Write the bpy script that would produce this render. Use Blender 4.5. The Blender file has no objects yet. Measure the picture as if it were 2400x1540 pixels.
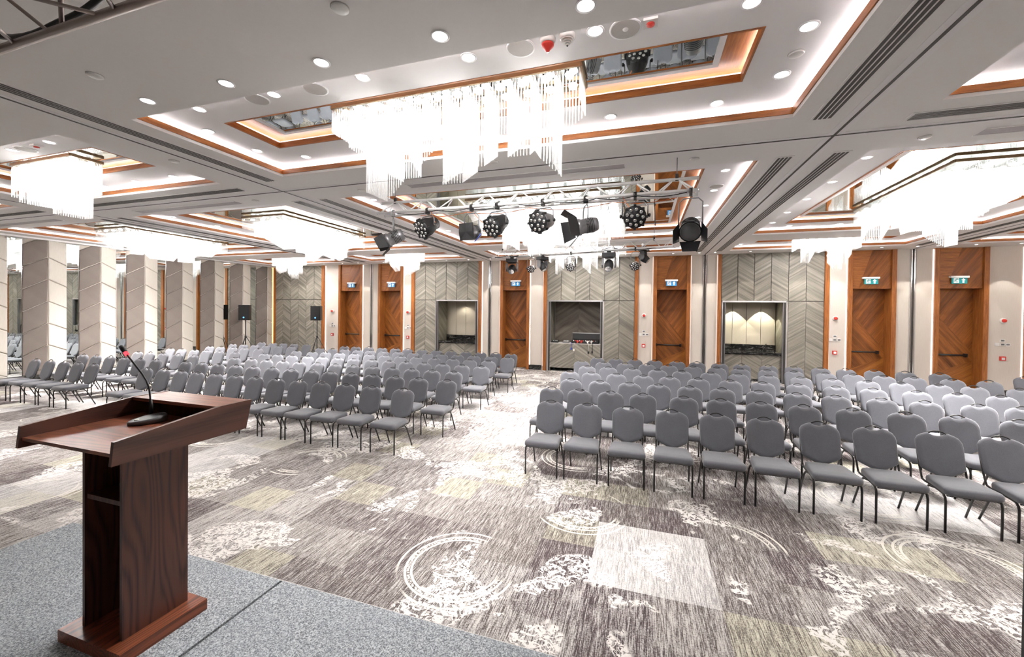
import bpy, math, random
from mathutils import Vector, Matrix, Euler
random.seed(7)
S = bpy.context.scene
COL = S.collection
PI = math.pi

# ------------------------------------------------------------------ camera
F, YAW, PIT, ROL, CX, CY, H = 949.46, .312651, .0110326, -.0117665, 1200.0, 738.05, 2.3
_f = Vector((-math.sin(YAW) * math.cos(PIT), math.cos(YAW) * math.cos(PIT), -math.sin(PIT)))
_r = Vector((math.cos(YAW), math.sin(YAW), 0))
_d = _f.cross(_r)
RT = _r * math.cos(ROL) + _d * math.sin(ROL)
DN = _d * math.cos(ROL) - _r * math.sin(ROL)
cam_d = bpy.data.cameras.new('camera')
cam = bpy.data.objects.new('camera', cam_d)
COL.objects.link(cam)
cam_d.sensor_width = 36
cam_d.lens = 36 * F / 2400
cam_d.shift_y = -(770 - CY) / 2400
cam_d.clip_start = .02
m = Matrix((RT, -DN, -_f)).transposed().to_4x4()
m.translation = (0, 0, H)
cam.matrix_world = m
S.camera = cam
EYE = Vector((0, 0, H))

def ray(x, y):
    return RT * ((x - CX) / F) + DN * ((y - CY) / F) + _f
def at_z(x, y, z):
    d = ray(x, y); return EYE + d * ((z - H) / d.z)
def at_y(x, y, Y):
    d = ray(x, y); return EYE + d * (Y / d.y)
def at_x(x, y, X):
    d = ray(x, y); return EYE + d * (X / d.x)

# ------------------------------------------------------------------ world, exposure
W = bpy.data.worlds.new('world'); S.world = W; W.use_nodes = True
W.node_tree.nodes['Background'].inputs[0].default_value = (.9, .95, 1, 1)
W.node_tree.nodes['Background'].inputs[1].default_value = .3
S.view_settings.view_transform = 'Standard'
S.view_settings.look = 'None'
S.view_settings.gamma = 1
S.view_settings.use_curve_mapping = False
S.view_settings.exposure = -1.05
S.cycles.use_denoising = True
S.cycles.max_bounces = 6
S.cycles.diffuse_bounces = 4
S.cycles.glossy_bounces = 3
S.cycles.transmission_bounces = 2
S.cycles.transparent_max_bounces = 12
S.cycles.use_adaptive_sampling = True
S.cycles.adaptive_threshold = .25
S.cycles.adaptive_min_samples = 20
S.cycles.caustics_reflective = False
S.cycles.caustics_refractive = False
S.cycles.sample_clamp_indirect = 12

P_BIG, P_SMALL, COVE, SPOT = 1400, 480, 130, 200     # chandelier watts, cove strip strength, downlight watts

# main dimensions (metres)
ZC, ZU, ZM = 4.29, 4.435, 4.545        # main ceiling, raised ceiling, mirror
YB, XL, XR, YF = 15.3, -17.25, 14.2, -5.0
ST = .6                                # stage height

# ------------------------------------------------------------------ materials
MATS = {}
class NT:
    def __init__(s, name):
        s.m = bpy.data.materials.new(name); s.m.use_nodes = True
        s.t = s.m.node_tree; s.n = s.t.nodes; s.n.clear()
        s.out = s.n.new('ShaderNodeOutputMaterial'); MATS[name] = s.m
    def add(s, typ, **kw):
        n = s.n.new('ShaderNode' + typ)
        for k, v in kw.items():
            if k.startswith('i_'):
                key = k[2:]; key = int(key) if key.isdigit() else key
                s.link(v, n.inputs[key]) if hasattr(v, 'is_output') else setattr(n.inputs[key], 'default_value', v)
            else: setattr(n, k, v)
        return n
    def link(s, a, b): s.t.links.new(a, b)
    def math(s, op, a, b=None, c=None, clamp=False):
        n = s.add('Math', operation=op); n.use_clamp = clamp
        for i, v in enumerate((a, b, c)):
            if v is None: continue
            s.link(v, n.inputs[i]) if hasattr(v, 'is_output') else setattr(n.inputs[i], 'default_value', v)
        return n.outputs[0]
    def mix(s, fac, a, b, blend='MIX'):
        n = s.add('Mix', data_type='RGBA', blend_type=blend)
        for i, v in ((0, fac), (6, a), (7, b)):
            s.link(v, n.inputs[i]) if hasattr(v, 'is_output') else setattr(n.inputs[i], 'default_value', v if i == 0 else (*v, 1)[:4])
        return n.outputs[2]
    def ramp(s, fac, stops):
        n = s.add('ValToRGB'); e = n.color_ramp.elements
        while len(e) < len(stops): e.new(.5)
        for q, (p, c) in zip(e, stops):
            q.position = p; q.color = (*c, 1) if len(c) == 3 else c
        s.link(fac, n.inputs[0]); return n.outputs[0]
    def coords(s, kind='Object', rnd=True):
        c = s.add('TexCoord').outputs[kind]
        if rnd and kind == 'Object':
            r = s.add('ObjectInfo').outputs['Random']
            v = s.add('CombineXYZ', i_0=s.math('MULTIPLY', r, 37.), i_1=s.math('MULTIPLY', r, 53.), i_2=s.math('MULTIPLY', r, 71.))
            a = s.add('VectorMath', operation='ADD'); s.link(c, a.inputs[0]); s.link(v.outputs[0], a.inputs[1]); c = a.outputs[0]
        return c
    def mapping(s, v, rot=(0, 0, 0), scale=(1, 1, 1), loc=(0, 0, 0)):
        n = s.add('Mapping'); s.link(v, n.inputs[0])
        n.inputs['Rotation'].default_value = rot; n.inputs['Scale'].default_value = scale; n.inputs['Location'].default_value = loc
        return n.outputs[0]
    def noise(s, v, scale, detail=3, rough=.5, dist=0):
        n = s.add('TexNoise'); s.link(v, n.inputs['Vector'])
        n.inputs['Scale'].default_value = scale; n.inputs['Detail'].default_value = detail
        n.inputs['Roughness'].default_value = rough; n.inputs['Distortion'].default_value = dist
        return n.outputs['Fac']
    def bsdf(s, color, rough=.5, metal=0, spec=.5, bump=None, bd=.1, **kw):
        b = s.add('BsdfPrincipled')
        for k, v in (('Base Color', color), ('Roughness', rough), ('Metallic', metal), ('Specular IOR Level', spec)):
            if hasattr(v, 'is_output'): s.link(v, b.inputs[k])
            else: b.inputs[k].default_value = (*v, 1) if k == 'Base Color' else v
        for k, v in kw.items(): b.inputs[k].default_value = v
        if bump is not None:
            n = s.add('Bump'); n.inputs['Strength'].default_value = bd; n.inputs['Distance'].default_value = .01
            s.link(bump, n.inputs['Height']); s.link(n.outputs[0], b.inputs['Normal'])
        s.link(b.outputs[0], s.out.inputs[0]); return b

def plain(name, c, rough=.5, metal=0, spec=.5, var=.06, scale=30):
    t = NT(name); v = t.coords()
    f = t.noise(v, scale, 3)
    col = t.mix(f, tuple(x * (1 - var) for x in c), tuple(min(1, x * (1 + var)) for x in c))
    t.bsdf(col, rough, metal, spec)
def wood(name, dark, light, rot, stretch=(1, 14, 14), rough=.4, scale=2.2, band=None):
    """grain runs along local x after the rotation"""
    t = NT(name); v = t.coords()
    v = t.mapping(v, rot=rot); w = t.mapping(v, scale=stretch)
    a = t.noise(w, scale, 5, .6, .4); b = t.noise(w, scale * 6, 3, .6)
    f = t.math('ADD', t.math('MULTIPLY', a, .7), t.math('MULTIPLY', b, .3))
    if band:
        c = t.noise(t.mapping(v, scale=(.25, band, band)), 1.0, 0)
        f = t.math('ADD', t.math('MULTIPLY', f, .6), t.math('MULTIPLY', c, .4))
    col = t.ramp(f, [(.33, dark), (.52, tuple((x + y) / 2 for x, y in zip(dark, light))), (.68, light)])
    t.bsdf(col, rough, 0, .35, bump=b, bd=.05)
def emit(name, c, strength):
    t = NT(name); e = t.add('Emission'); e.inputs[0].default_value = (*c, 1); e.inputs[1].default_value = strength
    t.link(e.outputs[0], t.out.inputs[0])

plain('ceiling_white', (.88, .865, .85), .8, spec=.2, var=.02)
plain('coffer_white', (.90, .89, .89), .8, spec=.2, var=.015)
plain('slot_black', (.03, .025, .022), .6)
plain('grille_grey', (.5, .48, .46), .5)
plain('grey_panel', (.42, .40, .41), .6)
plain('metal_black', (.012, .011, .011), .38, .0, .5)
plain('plastic_black', (.010, .010, .011), .5, spec=.3)
plain('alu', (.72, .72, .73), .3, .9)
plain('truss_alu', (.88, .88, .88), .35, .25)
plain('truss_dark', (.30, .25, .23), .35, .8)
plain('chrome', (.8, .8, .8), .12, 1)
plain('white_plastic', (.8, .79, .77), .4)
plain('white_paint', (.9, .9, .9), .5)
plain('red_plastic', (.55, .03, .02), .35)
plain('sign_blue', (.02, .23, .55), .4)
plain('sign_green', (.0, .26, .28), .4)
plain('grey_dark', (.08, .08, .085), .4)
plain('gun_grey', (.20, .20, .21), .35, .5)
plain('bronze', (.22, .15, .08), .4, .6)
plain('blue_plastic', (.03, .06, .35), .4)
plain('orange_rubber', (.65, .16, .04), .5)
plain('cable_white', (.75, .72, .68), .5)
emit('lamp', (1, .97, .93), 22)
emit('downlight', (1, .98, .95), 16)
emit('cove', (1, .94, .95), COVE)
emit('cove_inner', (1, .93, .92), COVE * .45)
emit('led_line', (1, .84, .78), 7)
emit('led_soft', (1, .80, .70), 2.2)
emit('led_warm', (1, .50, .16), 9)
emit('blue_led', (.1, .35, 1), 8)
emit('mic_ring', (1, .06, .08), 5)

t = NT('mirror')
v = t.coords('Object', False)
t.bsdf(t.mix(t.noise(v, .7, 1), (.82, .88, .865), (.85, .90, .885)), .0, 1)

t = NT('glass_rod')
d = t.add('BsdfDiffuse'); d.inputs[0].default_value = (.97, .99, 1, 1)
tl = t.add('BsdfTranslucent'); tl.inputs[0].default_value = (.97, .99, 1, 1)
gl = t.add('BsdfGlossy'); gl.inputs[0].default_value = (1, 1, 1, 1); gl.inputs['Roughness'].default_value = .08
tr = t.add('BsdfTransparent'); tr.inputs[0].default_value = (.985, .99, .985, 1)
def mixs(a, b, f):
    n = t.add('MixShader'); t.link(a.outputs[0], n.inputs[1]); t.link(b.outputs[0], n.inputs[2])
    n.inputs[0].default_value = f; return n
x = mixs(mixs(mixs(d, tl, .5), gl, .35), tr, .72)
t.link(x.outputs[0], t.out.inputs[0])

# woods
ORD, ORL = (.155, .044, .010), (.43, .158, .038)
wood('veneer_vertical', ORD, ORL, (0, PI / 2, 0))
wood('veneer_horizontal', ORD, ORL, (0, 0, 0))
wood('veneer_depth', ORD, ORL, (0, 0, PI / 2))
wood('veneer_rise', (.11, .031, .008), (.36, .122, .026), (0, math.radians(57), 0), band=9)
wood('veneer_fall', (.09, .025, .007), (.37, .13, .028), (0, math.radians(-52), 0), band=9)
wood('veneer_shallow', (.14, .039, .009), (.44, .17, .036), (0, math.radians(33), 0), band=9)
wood('veneer_deep', (.07, .014, .006), (.14, .03, .010), (0, PI / 2, 0))
GD, GL = (.10, .092, .076), (.34, .318, .27)
wood('chevron_rise', GD, GL, (0, math.radians(33), 0), (.9, 24, 24), .5, 1.6, band=15)
wood('chevron_fall', GD, GL, (0, math.radians(-33), 0), (.9, 24, 24), .5, 1.6, band=15)
wood('chevron_dark_rise', (.05, .04, .033), (.22, .19, .155), (0, math.radians(33), 0), (.6, 6, 6), .5, 1.6, band=6)
wood('chevron_dark_fall', (.05, .04, .033), (.22, .19, .155), (0, math.radians(-33), 0), (.6, 6, 6), .5, 1.6, band=6)
wood('chevron_side', (.12, .11, .085), (.36, .34, .27), (math.radians(40), 0, PI / 2), (.7, 10, 10), .5, 1.6, band=6)
LD, LL = (.022, .008, .006), (.085, .030, .019)
def lectern_wood(name, rot, dark, light, scale=1.0):
    t = NT(name); v = t.mapping(t.coords('Object', False), rot=rot)
    w = t.mapping(v, scale=(.55, 5, 5))
    n = t.noise(w, 1.3 * scale, 1, .4, .2)
    ring = t.math('FRACT', t.math('MULTIPLY', n, 13))
    ring = t.math('ABSOLUTE', t.math('SUBTRACT', ring, .5))
    fine = t.noise(t.mapping(v, scale=(1, 40, 40)), 4, 3)
    f = t.math('ADD', t.math('MULTIPLY', ring, .9), t.math('MULTIPLY', fine, .55))
    t.bsdf(t.ramp(f, [(.18, dark), (.62, light)]), .33, 0, .45, bump=fine, bd=.04)
lectern_wood('lectern_upright', (0, PI / 2, 0), LD, LL)
lectern_wood('lectern_board', (0, 0, 0), (.05, .014, .008), (.20, .065, .034))
lectern_wood('lectern_side', (0, 0, PI / 2), (.032, .012, .009), (.095, .037, .024), .7)
lectern_wood('lectern_base', (0, 0, PI / 2), (.045, .012, .006), (.22, .062, .028), 1.5)

t = NT('beige_wall'); v = t.coords('Object', False)
f = t.noise(t.mapping(v, scale=(60, 60, 3)), 1.5, 3)
t.bsdf(t.mix(f, (.60, .545, .49), (.70, .645, .59)), .75, 0, .2)
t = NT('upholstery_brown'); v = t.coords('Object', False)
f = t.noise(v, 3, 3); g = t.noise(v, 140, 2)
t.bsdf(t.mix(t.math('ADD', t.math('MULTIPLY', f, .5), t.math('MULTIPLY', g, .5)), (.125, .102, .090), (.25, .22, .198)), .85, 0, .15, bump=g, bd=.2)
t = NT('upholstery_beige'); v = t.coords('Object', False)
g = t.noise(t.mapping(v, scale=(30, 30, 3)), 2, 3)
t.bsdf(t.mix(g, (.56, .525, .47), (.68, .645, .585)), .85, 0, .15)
plain('seam_beige', (.62, .56, .50), .8)
plain('niche_cream', (.52, .47, .38), .6)
t = NT('marble_black'); v = t.coords('Object', False)
n = t.noise(t.mapping(v, scale=(1, 1, 4)), 5, 6, .6, 1.2)
t.bsdf(t.ramp(n, [(.40, (.008, .008, .008)), (.575, (.02, .02, .02)), (.59, (.45, .44, .42)), (.605, (.02, .02, .02))]), .12)

t = NT('chair_fabric'); v = t.coords('Object', False)
g = t.noise(v, 160, 2); f = t.noise(v, 6, 2)
t.bsdf(t.mix(t.math('ADD', t.math('MULTIPLY', g, .7), t.math('MULTIPLY', f, .3)), (.066, .068, .080), (.148, .152, .172)), .8, 0, .25, bump=g, bd=.12,
       **{'Sheen Weight': .35, 'Sheen Roughness': .5})

t = NT('stage_carpet'); v = t.coords('Object', False)
g = t.noise(v, 130, 4, .75); f = t.noise(v, 3, 3)
c = t.ramp(g, [(.38, (.05, .055, .062)), (.5, (.30, .325, .35)), (.62, (.66, .69, .72))])
t.bsdf(t.mix(t.math('MULTIPLY', f, .5), c, (.27, .295, .325)), .95, 0, .05, bump=g, bd=.5)

# patterned ballroom carpet
t = NT('ballroom_carpet'); v = t.coords('Object', False)
sep = t.add('SeparateXYZ'); t.link(v, sep.inputs[0]); X, Y = sep.outputs[0], sep.outputs[1]
def cell(size_x, size_y, ox, oy):
    a = t.math('FLOOR', t.math('DIVIDE', t.math('ADD', X, ox), size_x)); b = t.math('FLOOR', t.math('DIVIDE', t.math('ADD', Y, oy), size_y))
    cb = t.add('CombineXYZ', i_0=a, i_1=b); wn = t.add('TexWhiteNoise', noise_dimensions='2D'); t.link(cb.outputs[0], wn.inputs['Vector'])
    return wn
w1 = cell(1.04, 1.04, .42, .70); w2 = cell(.52, .52, .42, .18)
patch = t.math('ADD', t.math('MULTIPLY', w1.outputs['Value'], .55), t.math('MULTIPLY', w2.outputs['Value'], .45))
st = t.noise(t.mapping(v, scale=(120, 6, 1)), 1.0, 3, .75)
st2 = t.noise(t.mapping(v, scale=(30, 2, 1)), 1.0, 2, .6)
kn = t.noise(v, 75, 2, .8)
streak = t.math('ADD', t.math('ADD', t.math('MULTIPLY', st, .55), t.math('MULTIPLY', kn, .28)), t.math('MULTIPLY', st2, .17))
th = t.math('ADD', streak, t.math('MULTIPLY', t.math('SUBTRACT', patch, .5), .11))
th = t.math('ADD', th, t.math('MULTIPLY', t.math('SUBTRACT', t.noise(v, .55, 2), .5), .12))
lo = t.mix(w2.outputs['Value'], (.066, .050, .052), (.098, .086, .076))
hi = t.mix(w1.outputs['Value'], (.43, .405, .39), (.54, .52, .505))
hi = t.mix(t.math('GREATER_THAN', w2.outputs['Value'], .86), hi, (.50, .475, .395))
fac = t.ramp(th, [(.44, (0, 0, 0)), (.57, (1, 1, 1))])
base = t.mix(fac, lo, hi)
base = t.mix(t.math('MULTIPLY', t.math('GREATER_THAN', w1.outputs['Value'], .88), .22), base, (.90, .90, .90))
# lacy floral sprays
big = t.noise(v, 1.15, 3, .55, .6); lace = t.noise(v, 10, 3, .55, 1.2); lace2 = t.noise(v, 22, 2, .5, .6)
band = t.math('ABSOLUTE', t.math('SUBTRACT', lace, .5))
fl = t.math('LESS_THAN', band, .04)
fl = t.math('MAXIMUM', fl, t.math('GREATER_THAN', t.math('MULTIPLY', lace, lace2), .30))
fl = t.math('MULTIPLY', fl, t.ramp(big, [(.545, (0, 0, 0)), (.565, (1, 1, 1))]))
base = t.mix(t.math('MULTIPLY', fl, .88), base, (.70, .675, .65))
# partial rings
vo = t.add('TexVoronoi'); vo.inputs['Scale'].default_value = .5; vo.inputs['Randomness'].default_value = .75; vo.voronoi_dimensions = '2D'; t.link(v, vo.inputs['Vector'])
D = t.math('DIVIDE', vo.outputs['Distance'], .5)
rings = None
for r_ in (.40, .455, .53):
    q = t.math('LESS_THAN', t.math('ABSOLUTE', t.math('SUBTRACT', D, r_)), .011)
    rings = q if rings is None else t.math('MAXIMUM', rings, q)
beads = t.math('MULTIPLY', t.math('LESS_THAN', t.math('ABSOLUTE', t.math('SUBTRACT', D, .428)), .012), t.math('GREATER_THAN', t.noise(v, 45, 0), .52))
rings = t.math('MULTIPLY', t.math('MAXIMUM', rings, beads), t.ramp(t.noise(v, .9, 0), [(.52, (0, 0, 0)), (.56, (1, 1, 1))]))
base = t.mix(t.math('MULTIPLY', rings, .8), base, (.70, .675, .62))
t.bsdf(base, .95, 0, .08, bump=kn, bd=.3)

# ------------------------------------------------------------------ mesh building
class MB:
    def __init__(s): s.v = []; s.f = []; s.sm = []
    def face(s, pts, smooth=False):
        n = len(s.v); s.v += [tuple(p) for p in pts]; s.f.append(tuple(range(n, n + len(pts)))); s.sm.append(smooth); return s
    def box(s, a, b):
        x0, y0, z0 = (min(p, q) for p, q in zip(a, b)); x1, y1, z1 = (max(p, q) for p, q in zip(a, b)); n = len(s.v)
        s.v += [(x0, y0, z0), (x1, y0, z0), (x1, y1, z0), (x0, y1, z0), (x0, y0, z1), (x1, y0, z1), (x1, y1, z1), (x0, y1, z1)]
        s.f += [tuple(n + i for i in q) for q in ((0, 3, 2, 1), (4, 5, 6, 7), (0, 1, 5, 4), (1, 2, 6, 5), (2, 3, 7, 6), (3, 0, 4, 7))]
        s.sm += [False] * 6; return s
    def rings(s, loops, smooth=True, cap=True, closed=True):
        k = len(loops[0]); n = len(s.v)
        for l in loops: s.v += [tuple(p) for p in l]
        for i in range(len(loops) - 1):
            for j in range(k if closed else k - 1):
                a = n + i * k + j; b = n + i * k + (j + 1) % k
                s.f.append((a, b, b + k, a + k)); s.sm.append(smooth)
        if cap:
            s.f.append(tuple(n + j for j in range(k))[::-1]); s.sm.append(False)
            s.f.append(tuple(n + (len(loops) - 1) * k + j for j in range(k))); s.sm.append(False)
        return s
    def tube(s, pts, r, n=8, cap=True):
        pts = [Vector(p) for p in pts]; loops = []
        u = None
        for i, p in enumerate(pts):
            tdir = (pts[min(i + 1, len(pts) - 1)] - pts[max(i - 1, 0)]).normalized()
            if u is None: u = tdir.orthogonal().normalized()
            else:
                u = (u - tdir * u.dot(tdir))
                u = u.normalized() if u.length > 1e-6 else tdir.orthogonal().normalized()
            w = tdir.cross(u); rr = r[i] if isinstance(r, (list, tuple)) else r
            loops.append([p + (u * math.cos(2 * PI * k / n) + w * math.sin(2 * PI * k / n)) * rr for k in range(n)])
        return s.rings(loops, True, cap)
    def lathe(s, prof, n=20, axis='z', o=(0, 0, 0), cap=True):
        o = Vector(o); loops = []
        for r, h in prof:
            l = []
            for k in range(n):
                c, q = math.cos(2 * PI * k / n) * r, math.sin(2 * PI * k / n) * r
                l.append(o + Vector({'z': (c, q, h), 'y': (c, h, -q), 'x': (h, c, q)}[axis]))
            loops.append(l)
        return s.rings(loops, True, cap)
    def prism(s, pts, d):
        """planar polygon swept along vector d"""
        d = Vector(d); a = [Vector(p) for p in pts]; return s.rings([a, [p + d for p in a]], False, True)
    def mesh(s, name, mat):
        me = bpy.data.meshes.new(name); me.from_pydata(s.v, [], s.f)
        me.polygons.foreach_set('use_smooth', s.sm)
        me.materials.append(MATS[mat]); me.update()
        return me

def obj(name, data, parent=None, loc=(0, 0, 0), rot=None, mat=None):
    if isinstance(data, MB): data = data.mesh(name, mat)
    o = bpy.data.objects.new(name, data); COL.objects.link(o)
    o.location = loc
    if rot is not None: o.rotation_euler = rot
    if parent is not None: o.parent = parent
    return o
def tag(o, label, cat=None, group=None, kind=None):
    o['label'] = label
    if cat: o['category'] = cat
    if group: o['group'] = group
    if kind: o['kind'] = kind
    return o
def thing(name, label, cat, loc=(0, 0, 0), rz=0, group=None, kind=None):
    o = bpy.data.objects.new(name, None); COL.objects.link(o); o.empty_display_size = .1
    o.location = loc; o.rotation_euler = (0, 0, rz)
    return tag(o, label, cat, group, kind)
def cbox(name, a, b, mat, parent=None):
    """box given by corners, its origin at its centre"""
    c = [(p + q) / 2 for p, q in zip(a, b)]; h = [abs(q - p) / 2 for p, q in zip(a, b)]
    return obj(name, MB().box([-x for x in h], h), parent, c, None, mat)
def copy_tree(o, parent=None):
    c = o.copy(); COL.objects.link(c); c.parent = parent
    for ch in o.children: copy_tree(ch, c)
    return c
ORDN = 'first second third fourth fifth sixth seventh eighth ninth tenth eleventh twelfth thirteenth fourteenth fifteenth sixteenth seventeenth eighteenth nineteenth twentieth'.split()

def area(name, loc, sx, sy, power, color=(1, .95, .925), parent=None):
    l = bpy.data.lights.new(name, 'AREA'); l.shape = 'RECTANGLE'; l.size = sx; l.size_y = sy; l.energy = power; l.color = color
    o = bpy.data.objects.new(name, l); COL.objects.link(o); o.location = loc
    if parent: o.parent = parent
    return o
def spot(name, loc, power, angle=70, blend=.35, color=(1, .93, .84), parent=None, rad=.03):
    l = bpy.data.lights.new(name, 'SPOT'); l.energy = power; l.spot_size = math.radians(angle); l.spot_blend = blend; l.color = color; l.shadow_soft_size = rad
    o = bpy.data.objects.new(name, l); COL.objects.link(o); o.location = loc
    if parent: o.parent = parent
    return o

# ------------------------------------------------------------------ floor, plain walls
floor = tag(obj('floor', MB().box((XL - .3, YF, -.1), (XR, YB + 1.2, 0)), mat='ballroom_carpet'), 'grey patterned ballroom carpet with tiles, sprays and rings', 'floor', kind='structure')
tag(obj('wall_right', MB().box((XR, YF, 0), (XR + .2, YB + .2, 4.9)), mat='beige_wall'), 'plain beige side wall of the hall', 'wall', kind='structure')
tag(obj('wall_front', MB().box((XL - .3, YF - .2, 0), (XR + .2, YF, 4.9)), mat='beige_wall'), 'plain beige wall behind the stage', 'wall', kind='structure')

# ------------------------------------------------------------------ ceiling with coffers
COLS = {'far left': (-16.65, -12.15), 'left': (-10.95, -6.52), 'centre': (-5.24, 1.42), 'right': (2.6, 7.1), 'far right': (8.3, 12.8)}
ROWS = {'near': (2.88, 4.80), 'middle': (6.02, 11.72), 'far': (12.68, 14.48)}
OPEN = [(c, r, *COLS[c], *ROWS[r]) for c in COLS for r in ROWS]
ceil = MB()
xs = sorted({XL - .3, XR} | {v for a in COLS.values() for v in a}); ys = sorted({YF, YB} | {v for a in ROWS.values() for v in a})
for i in range(len(xs) - 1):
    for j in range(len(ys) - 1):
        mx, my = (xs[i] + xs[i + 1]) / 2, (ys[j] + ys[j + 1]) / 2
        if any(o[2] < mx < o[3] and o[4] < my < o[5] for o in OPEN): continue
        ceil.face([(xs[i], ys[j], ZC), (xs[i], ys[j + 1], ZC), (xs[i + 1], ys[j + 1], ZC), (xs[i + 1], ys[j], ZC)])
ceiling = tag(obj('ceiling', ceil, mat='ceiling_white'), 'white coffered ballroom ceiling with walnut trimmed recesses', 'ceiling', kind='structure')
obj('ceiling_deck', MB().box((XL - .3, YF, 4.75), (XR, YB, 4.85)), ceiling, mat='ceiling_white')

def frame_loop(x0, x1, y0, y1, z): return [(x0, y0, z), (x1, y0, z), (x1, y1, z), (x0, y1, z)]
def ring_sides(name, x0, x1, y0, y1, prof, mats, parent):
    """prof: cross-section (outward offset, z); makes four mitred side pieces"""
    cs = [(x0, y0, -1, -1), (x1, y0, 1, -1), (x1, y1, 1, 1), (x0, y1, -1, 1)]
    for k in range(4):
        a, b = cs[k], cs[(k + 1) % 4]
        la = [Vector((a[0] + a[2] * d, a[1] + a[3] * d, z)) for d, z in prof]; lb = [Vector((b[0] + b[2] * d, b[1] + b[3] * d, z)) for d, z in prof]
        c = sum(la + lb, Vector()) / (2 * len(la))
        obj(name, MB().rings([[p - c for p in la], [p - c for p in lb]], False, True), parent, c, mat=mats[k % 2])

INS = .60
for cn, rn, x0, x1, y0, y1 in OPEN:
    if cn == 'far right' and rn == 'near': pass
    # white fascia, walnut band, cove trough
    ring_sides('coffer_fascia', x0, x1, y0, y1, [(0, ZC + .001), (0, ZC + .037), (.014, ZC + .037), (.014, ZC + .001)], ('coffer_white', 'coffer_white'), ceiling)
    ring_sides('wood_trim', x0, x1, y0, y1, [(-.012, ZC + .037), (-.012, ZC + .104), (.014, ZC + .104), (.014, ZC + .037)], ('veneer_horizontal', 'veneer_depth'), ceiling)
    ring_sides('cove_trough', x0, x1, y0, y1, [(.014, ZC + .04), (.014, ZC + .05), (.16, ZC + .05), (.16, ZC + .3), (.18, ZC + .3), (.18, ZC + .04)], ('coffer_white', 'coffer_white'), ceiling)
    ring_sides('cove_light', x0, x1, y0, y1, [(.045, ZC + .096), (.045, ZC + .106), (.065, ZC + .106), (.065, ZC + .096)], ('cove', 'cove'), ceiling)
    # raised soffit
    i0, i1, j0, j1 = x0 + INS, x1 - INS, y0 + INS, y1 - INS
    b = MB(); o = frame_loop(x0 - .18, x1 + .18, y0 - .18, y1 + .18, ZU); q = frame_loop(i0, i1, j0, j1, ZU)
    for k in range(4): b.face([o[k], q[k], q[(k + 1) % 4], o[(k + 1) % 4]])
    obj('coffer_soffit', b, ceiling, mat='coffer_white')
    # inner walnut lip, lit sloping band, mirror frame, mirror
    dx, dy = .21, (.11 if rn != 'middle' else .2)
    ring_sides('wood_lip', i0, i1, j0, j1, [(0, ZU - .004), (0, ZU + .065), (.02, ZU + .065), (.02, ZU - .004)], ('veneer_horizontal', 'veneer_depth'), ceiling)
    ring_sides('cove_light', i0, i1, j0, j1, [(.04, ZU + .055), (.04, ZU + .063), (.055, ZU + .063), (.055, ZU + .055)], ('cove_inner', 'cove_inner'), ceiling)
    ring_sides('cove_trough', i0, i1, j0, j1, [(.021, ZU + .004), (.021, ZU + .008), (.09, ZU + .008), (.09, ZU + .2), (.1, ZU + .2), (.1, ZU + .004)], ('coffer_white', 'coffer_white'), ceiling)
    o = frame_loop(i0 - .1, i1 + .1, j0 - .1, j1 + .1, ZU + .125); q = frame_loop(i0 + dx, i1 - dx, j0 + dy, j1 - dy, ZM + .012)
    for k in range(4):
        c = sum((Vector(p) for p in (o[k], q[k], q[(k + 1) % 4], o[(k + 1) % 4])), Vector()) / 4
        obj('wood_band', MB().face([Vector(p) - c for p in (o[k], q[k], q[(k + 1) % 4], o[(k + 1) % 4])]), ceiling, c, mat=('veneer_horizontal', 'veneer_depth')[k % 2])
    ring_sides('mirror_frame', i0 + dx, i1 - dx, j0 + dy, j1 - dy, [(-.045, ZM - .01), (-.045, ZM + .02), (.006, ZM + .02), (.006, ZM - .01)], ('coffer_white', 'coffer_white'), ceiling)
    obj('mirror', MB().face(frame_loop(i0 + dx - .01, i1 - dx + .01, j0 + dy - .01, j1 - dy + .01, ZM)[::-1]), ceiling, mat='mirror')

# partition tracks, air slots, grey slots in the ceiling
for X0 in (-11.57, -5.88, 1.99, 7.70):
    obj('partition_track', MB().box((X0 - .075, YF, ZC - .004), (X0 + .075, YB, ZC - .001)), ceiling, mat='coffer_white')
    obj('track_slot', MB().box((X0 - .014, YF, ZC - .007), (X0 + .014, YB, ZC - .004)), ceiling, mat='slot_black')
obj('partition_track', MB().box((XL, 5.40 - .07, ZC - .003), (XR, 5.40 + .07, ZC - .0005)), ceiling, mat='coffer_white')
obj('track_slot', MB().box((XL, 5.40 - .012, ZC - .0065), (XR, 5.40 + .012, ZC - .003)), ceiling, mat='slot_black')
def air_slot(label, x0, x1, y0, y1):
    r = thing('air_diffuser', label, 'air vent', ((x0 + x1) / 2, (y0 + y1) / 2, ZC), group='linear slot diffusers in the ceiling')
    hx, hy = (x1 - x0) / 2, (y1 - y0) / 2
    obj('frame', MB().box((-hx, -hy, -.007), (hx, hy, -.0005)), r, mat='ceiling_white')
    for k in range(4):
        w = (min(hx, hy) * 2 - .03) / 4; c = -min(hx, hy) + .015 + w * (k + .5); d = .0135
        a = (c - d, -hy + .03, -.010, c + d, hy - .03) if hx < hy else (-hx + .03, c - d, -.010, hx - .03, c + d)
        obj('slot', MB().box((a[0], a[1], -.010), (a[3], a[4], -.006)), r, mat='slot_black')  # black strip on the surface, painted to look like a shaded recess
air_slot('slot diffuser beside the near central coffer, over the stage left', -5.69, -5.49, -1.5, 4.93)
air_slot('slot diffuser beside the near central coffer, on its right', 1.60, 1.80, -1.5, 4.93)
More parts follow.
